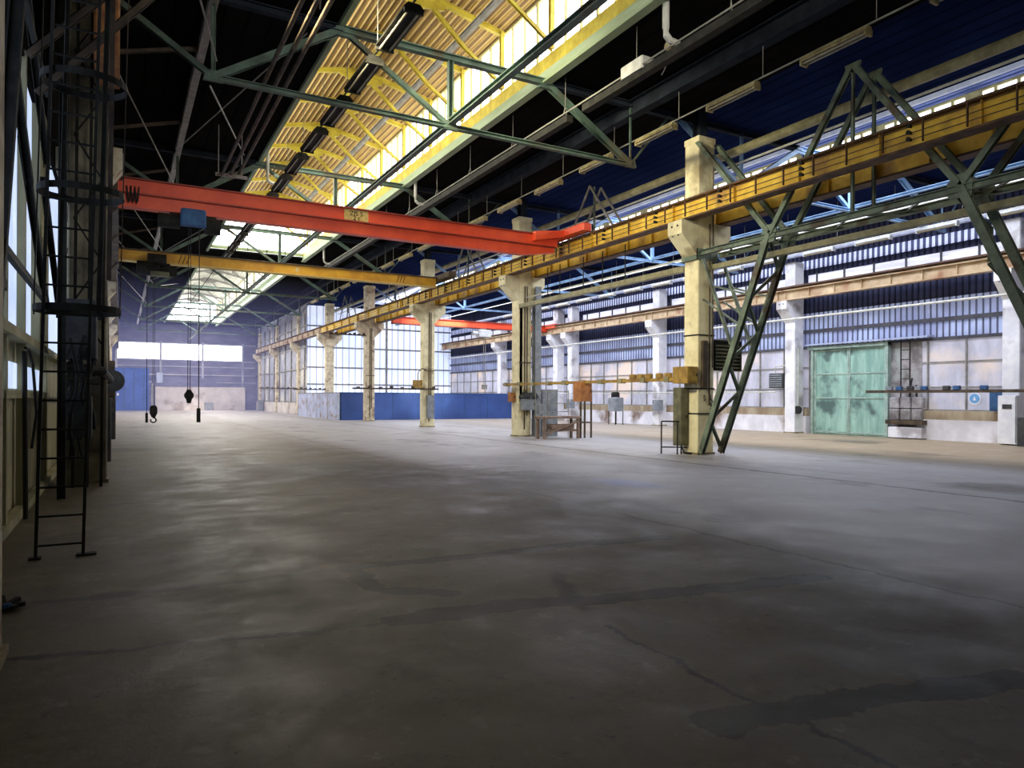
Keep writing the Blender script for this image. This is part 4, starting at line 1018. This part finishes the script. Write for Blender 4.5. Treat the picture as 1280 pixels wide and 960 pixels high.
# near dark steel frame at picture edge
t = thing('gantry_support', (-1.0,8,0), 'dark steel frame with posts and knee braces at the left picture edge', 'steel frame')
MB().ibar((-1.12,7.7,0),(-.9,8.6,6.0),.12,.13,.02,up=(1,0,0)).ibar((-.9,8.6,5.9),(-.9,8.6,9.5),.12,.12,.02,up=(1,0,0)).build('post', M['steel_dark'], t)
MB().ibar((-.82,13.4,0),(-.82,13.4,9.5),.12,.12,.02,up=(1,0,0)).build('post', M['steel_dark'], t)
MB().angle((-1.02,10.6,5.9),(.9,10.6,8.15),.085).build('knee_brace', M['steel_brown'], t)
MB().angle((-.95,10.9,5.55),(1.0,10.9,7.95),.085).build('knee_brace', M['steel_brown'], t)
for (ya, za, yb_, zb_) in ((7.0,3.2,8.3,2.7),(7.0,2.5,8.3,3.2),(8.4,6.0,10.6,4.3),(10.3,4.8,13.0,3.0),(10.3,6.9,13.0,5.2),(13.0,5.0,15.6,3.2)):
    MB().angle((-1.05,ya,za),(-1.0,yb_,zb_),.09).build('diagonal', M['steel_dark'], t)
for z in (3.1,6.3): MB().bar((-1.0,7.6,z),(-1.0,13.0,z),.06,.08).build('crossbar', M['steel_dark'], t)

# caged ladder
lx0, lx1, ly = -.74, -.33, 8.55
t = thing('caged_ladder', (-.53,ly,0), 'dark steel ladder with safety cage standing at the left wall', 'ladder')
def lp(x, z): return (x+.022*z, ly, z)
for x in (lx0, lx1): MB().bar(lp(x,0), lp(x,9.6), .03, .045).build('side_rail', M['steel_dark'], t)
z = .13
while z < 9.4:
    MB().tube([lp(lx0,z), lp(lx1,z)], .012, 6).build('rung', M['steel_dark'], t); z += .295
for z in (2.57, 3.82, 5.0, 6.2, 7.4):
    cx = (lx0+lx1)/2+.022*z+.08; pts = []
    for i in range(25):
        a = math.radians(-30+i*10); 
    pts = [(cx+.40*math.cos(math.radians(a)), ly+.28+.34*math.sin(math.radians(a)), z) for a in range(-120, 241, 15)]
    w = MB()
    for p, q in zip(pts, pts[1:]): w.bar(p, q, .012, .07)
    w.build('cage_hoop', M['steel_dark'], t)
for a in (-60, 0, 60, 120, 180):
    w = MB(); r = math.radians(a)
    w.bar(((lx0+lx1)/2+.08+.022*2.5+.39*math.cos(r), ly+.28+.33*math.sin(r), 2.5), ((lx0+lx1)/2+.08+.022*8+.39*math.cos(r), ly+.28+.33*math.sin(r), 8.2), .04, .012, up=(math.cos(r),math.sin(r),0))
    w.build('cage_strap', M['steel_dark'] if a != 0 else M['steel_brown'], t)
MB().box(lx1-.06, lx1+.12, ly-.04, ly+.06, 0, .02).build('foot_plate', M['steel_dark'], t)
MB().box(lx0-.06, lx0+.05, ly-.04, ly+.06, 0, .02).build('foot_plate', M['steel_dark'], t)
t = thing('lattice_mast', (-.6,14.6,0), 'narrow dark lattice mast with lacing in front of the cream pillar behind the ladder', 'mast')
for x in (-.74, -.52, -.30): MB().bar((x,14.9,0),(x+.06,14.9,9.6),.05,.05).build('post', M['steel_dark'], t)
z = 2.6; k_ = 0
lm = MB()
while z < 9: lm.bar((-.74 if k_ else -.30,14.88,z),(-.30 if k_ else -.74,14.88,z+.75),.03,.03); z += .75; k_ ^= 1
lm.build('lacing', M['steel_dark'], t)
MB().bar((-.42,14.7,2.0),(-.10,14.7,9.5),.05,.05).build('rusty_brace', M['steel_brown'], t)
# crane access platform and machinery on left columns
t = thing('access_platform', (-.6,18,5.5), 'rusty crane access platform with railing high on the left wall', 'platform')
MB().box(-1.1, -.05, 17, 26, 5.75, 5.85).build('deck', M['steel_brown'], t)
for y in (17.1,19,21,23,25): MB().bar((-.1,y,5.8),(-.1,y,6.9),.05).build('railing_post', M['steel_brown'], t)
MB().bar((-.1,17.1,6.9),(-.1,25,6.9),.05).bar((-.1,17.1,6.4),(-.1,25,6.4),.04).build('handrail', M['steel_brown'], t)
for y in (17.6, 20.6, 24.8): MB().bar((-1.1,y,4.6),(-.1,y,5.75),.07).build('support_bracket', M['steel_brown'], t)
o = MB().bev(-.40,-.03,13.2,14.6,7.2,9.3,.03).build('hanging_sheet', M['box_org']); tag(o, 'rust-brown sheet box high on the left wall above the girder', 'box')
# dark machinery cluster
ebox(-.80,-.36,14.0,14.9,2.3,3.3,M['box_dk'],'large dark electrical cabinet on the left wall behind the caged ladder','cabinet',name='wall_cabinet')
t = thing('cable_bundle', (-.7,14,1.9), 'tangled bundle of dark cables and pipes behind the caged ladder', 'cables')
w = MB()
for i in range(14):
    y = 13.6+random.random()*1.6; x = -.80+random.random()*.42; zt_ = 2.3+random.random()*.4; zb_ = .5+random.random()*1.2
    pts = [(x+.06*math.sin(j*1.3+i), y+.05*math.cos(j+i), zt_+(zb_-zt_)*j/6) for j in range(7)]
    w.tube(pts, .02+.02*random.random(), 6)
w.build('cables', M['rubber'], t)
MB().tube([(-.85,14.0,2.15),(-.3,14.6,2.1),(-.2,17,2.0)], .09, 10).tube([(-.85,13.9,1.95),(-.35,14.8,1.9)], .05, 8).build('pipes', M['steel_dark'], t)
ebox(-.95,-.55,15.2,16.0,.0,1.75,M['box_olive'],'tall olive cabinet on the floor at the left wall behind the ladder','cabinet',name='floor_cabinet')
ebox(-.85,-.42,13.9,14.3,.95,1.65,M['box_dk'],'small dark green switch box below the cable tangle on left wall')
for k, (y, w_, z0, z1) in enumerate(((20.5,.55,.0,1.6),(26,.6,1.6,2.8),(31,.6,0,1.9),(37,.5,1.4,2.4))):
    ebox(-1.1,-1.1+w_+.35,y,y+.8,z0,z1,[M['box_dk'],M['steel_brown'],M['box_dk'],M['box_grey']][k],'dark electrical cabinet along the left wall, %s beyond the ladder' % ['first','second','third','fourth'][k],'cabinet',name='floor_cabinet' if z0 == 0 else 'wall_cabinet')
for k, y in enumerate((16.8, 18.4, 22.6, 28.6, 34.0)):
    o = MB().tube([(-.45,y,0),(-.40,y,2.6),(-.5,y,5.9)], .035, 8).tube([(-.62,y+.2,.4),(-.6,y+.2,6.0)], .025, 6).build('riser_pipe', M['steel_brown'])
    tag(o, 'brown riser pipes on the left wall, %s pair from the camera' % ORD[k], 'pipe', 'riser pipes on the left wall')
o = MB().tube([(-1.1,11.4,0),(-1.12,11.4,2.25)], .03, 6).tube([(-1.1,12.1,.9),(-1.05,12.2,1.4),(-1.1,12.2,2.1),(-1.12,11.9,2.3),(-1.12,11.5,2.3)], .02, 6).build('hanging_cable', M['rubber'])
tag(o, 'black looping cable hanging on the olive panels near the left edge', 'cable')
t = thing('round_fan', (-.4,24,2.0), 'dark round fan housing sticking out from the left wall', 'fan')
MB().tube([(-.2,23.6,2.1),(-.2,24.1,2.1)], .32, 18).build('housing', M['box_dk'], t)
MB().bar((-1.1,23.8,2.1),(-.4,23.8,2.1),.08).build('arm', M['steel_dark'], t)
o = MB().box(-.2,.05,Y1-.8,Y1+.1,7.5,8.05).build('crane_switch_box', M['box_grey']); tag(o, 'blue-grey box above the left end of the red crane', 'box')
o = MB().ibar((-.12,9.4,3.0),(-.06,9.4,9.8),.05,.05).build('vertical_post', M['steel_brown']); tag(o, 'slim brown vertical post right of the ladder cage', 'post')

# debris on floor
px, py = floor_pt(6, 762)
t = thing('floor_debris', (px,py,0), 'crumpled dark rag with blue scrap on the floor at the left edge', 'rag')
w = MB()
for i in range(7):
    a = i*.9; w.bar((px,py,.02),(px+.14*math.cos(a),py+.12*math.sin(a),.03+.02*(i%3)),.045,.03)
w.build('rag', M['rubber'], t)
MB().bar((px-.06,py-.05,.03),(px+.05,py-.08,.05),.05,.03).build('blue_scrap', M['box_blue'], t)

# ---- haze filling the far end of the hall
def haze(name, x0,x1,y0,y1,z0,z1, col, strength, label, scat=.0):
    o = MB().box(x0,x1,y0,y1,z0,z1)
    m = bpy.data.materials.new(name); m.use_nodes = True; nt = m.node_tree
    for n_ in list(nt.nodes):
        if n_.type != 'OUTPUT_MATERIAL': nt.nodes.remove(n_)
    e = nt.nodes.new('ShaderNodeEmission'); e.inputs['Color'].default_value = C4(col); e.inputs['Strength'].default_value = strength
    ab = nt.nodes.new('ShaderNodeVolumeAbsorption'); ab.inputs['Color'].default_value = (.8,.8,.9,1); ab.inputs['Density'].default_value = .004
    ad = nt.nodes.new('ShaderNodeAddShader'); nt.links.new(e.outputs[0], ad.inputs[0]); nt.links.new(ab.outputs[0], ad.inputs[1])
    nt.links.new(ad.outputs[0], nt.nodes['Material Output'].inputs['Volume'])
    ob = o.build('haze', m); tag(ob, label, 'haze', kind='stuff')
haze('far_haze', -.9, 13.6, 52, 93.3, .05, 10.1, (.45,.48,1.0), .0042, 'bluish light haze hanging in the far half of the left bay')

# ---- light
def area(name, loc, rot, sx, sy, power, col):
    l = bpy.data.lights.new(name, 'AREA'); l.shape = 'RECTANGLE'; l.size = sx; l.size_y = sy; l.energy = power; l.color = col
    o = bpy.data.objects.new(name, l); COL.objects.link(o); o.location = loc; o.rotation_euler = rot; return o
world = bpy.data.worlds.new('World'); SC.world = world; world.use_nodes = True
world.node_tree.nodes['Background'].inputs[0].default_value = (.75,.82,1,1); world.node_tree.nodes['Background'].inputs[1].default_value = 1.0

def spot(name, loc, target, power, size, col, blend=.6, rad=.3):
    l = bpy.data.lights.new(name, 'SPOT'); l.energy = power; l.spot_size = math.radians(size); l.spot_blend = blend; l.color = col; l.shadow_soft_size = rad
    o = bpy.data.objects.new(name, l); COL.objects.link(o); o.location = loc
    d = Vector(target)-Vector(loc); o.rotation_euler = d.to_track_quat('-Z','Y').to_euler(); return o
# daylight shafts through the monitors, with added fill spots among them
spot('left_lamp_front', (1.5,5,9.9), (15,9.5,7.3), 3200, 60, (1,.92,.7), .9, .8)  # added fill spot to brighten the yellow girder
area('sky_near', (6.0, 31, 10.6), (0,math.radians(-35),0), 3.0, 24, 900, (1,.93,.76))
area('sky_far', (7.25, 70, 10.5), (0,0,0), 5.0, 38, 4500, (1,.94,.86))
area('sky_right', (23, 36, 10.5), (0,0,0), 5.0, 50, 6500, (.86,.90,1))
spot('left_lamp', (2.5,13,9.6), (15,17.5,5.0), 9000, 62, (1,.90,.62), .9, .8)  # added fill spot for the left face of the nearest column
spot('rear_light', (4,-9,8.6), (8,24,7.6), 7500, 42, (1,.95,.85), .8, 1.2)  # added fill from behind the camera for cranes and column fronts
spot('sun_patch', (7.5,84,10.0), (7.5,88.5,0), 7000, 52, (1,.85,.6), .7, .3)
spot('sunshaft_crane', (20.5,42.0,9.9), (20.6,46,6.9), 6000, 30, (1,.9,.75))
spot('sunshaft_crane_left', (17.8,43,9.6), (17.7,46,6.9), 2500, 24, (1,.85,.7))

struct('window_back', MB().box(0, 28, -13.98, -13.94, 5.6, 8.0), M['glow_back'])  # unseen glowing panel added to brighten surfaces facing the camera
# ---- camera
cam = bpy.data.cameras.new('camera'); cam.sensor_fit = 'HORIZONTAL'; cam.sensor_width = 36; cam.lens = F/1280*36
cam.shift_y = 17.95/1280; cam.clip_end = 400; cam.clip_start = .05
co = bpy.data.objects.new('camera', cam); COL.objects.link(co)
R = Matrix.Rotation(-A, 4, 'Z') @ Matrix.Rotation(math.pi/2, 4, 'X') @ Matrix.Rotation(math.atan(.005), 4, 'Z')
co.matrix_world = Matrix.Translation((0,0,H)) @ R
SC.camera = co
for o in list(bpy.data.objects):
    if '_o' in o: del o['_o']

SC.view_settings.view_transform = 'Standard'; SC.view_settings.look = 'None'; SC.view_settings.exposure = 0
SC.cycles.use_denoising = True; SC.cycles.max_bounces = 8; SC.cycles.diffuse_bounces = 4
SC.cycles.sample_clamp_indirect = 6
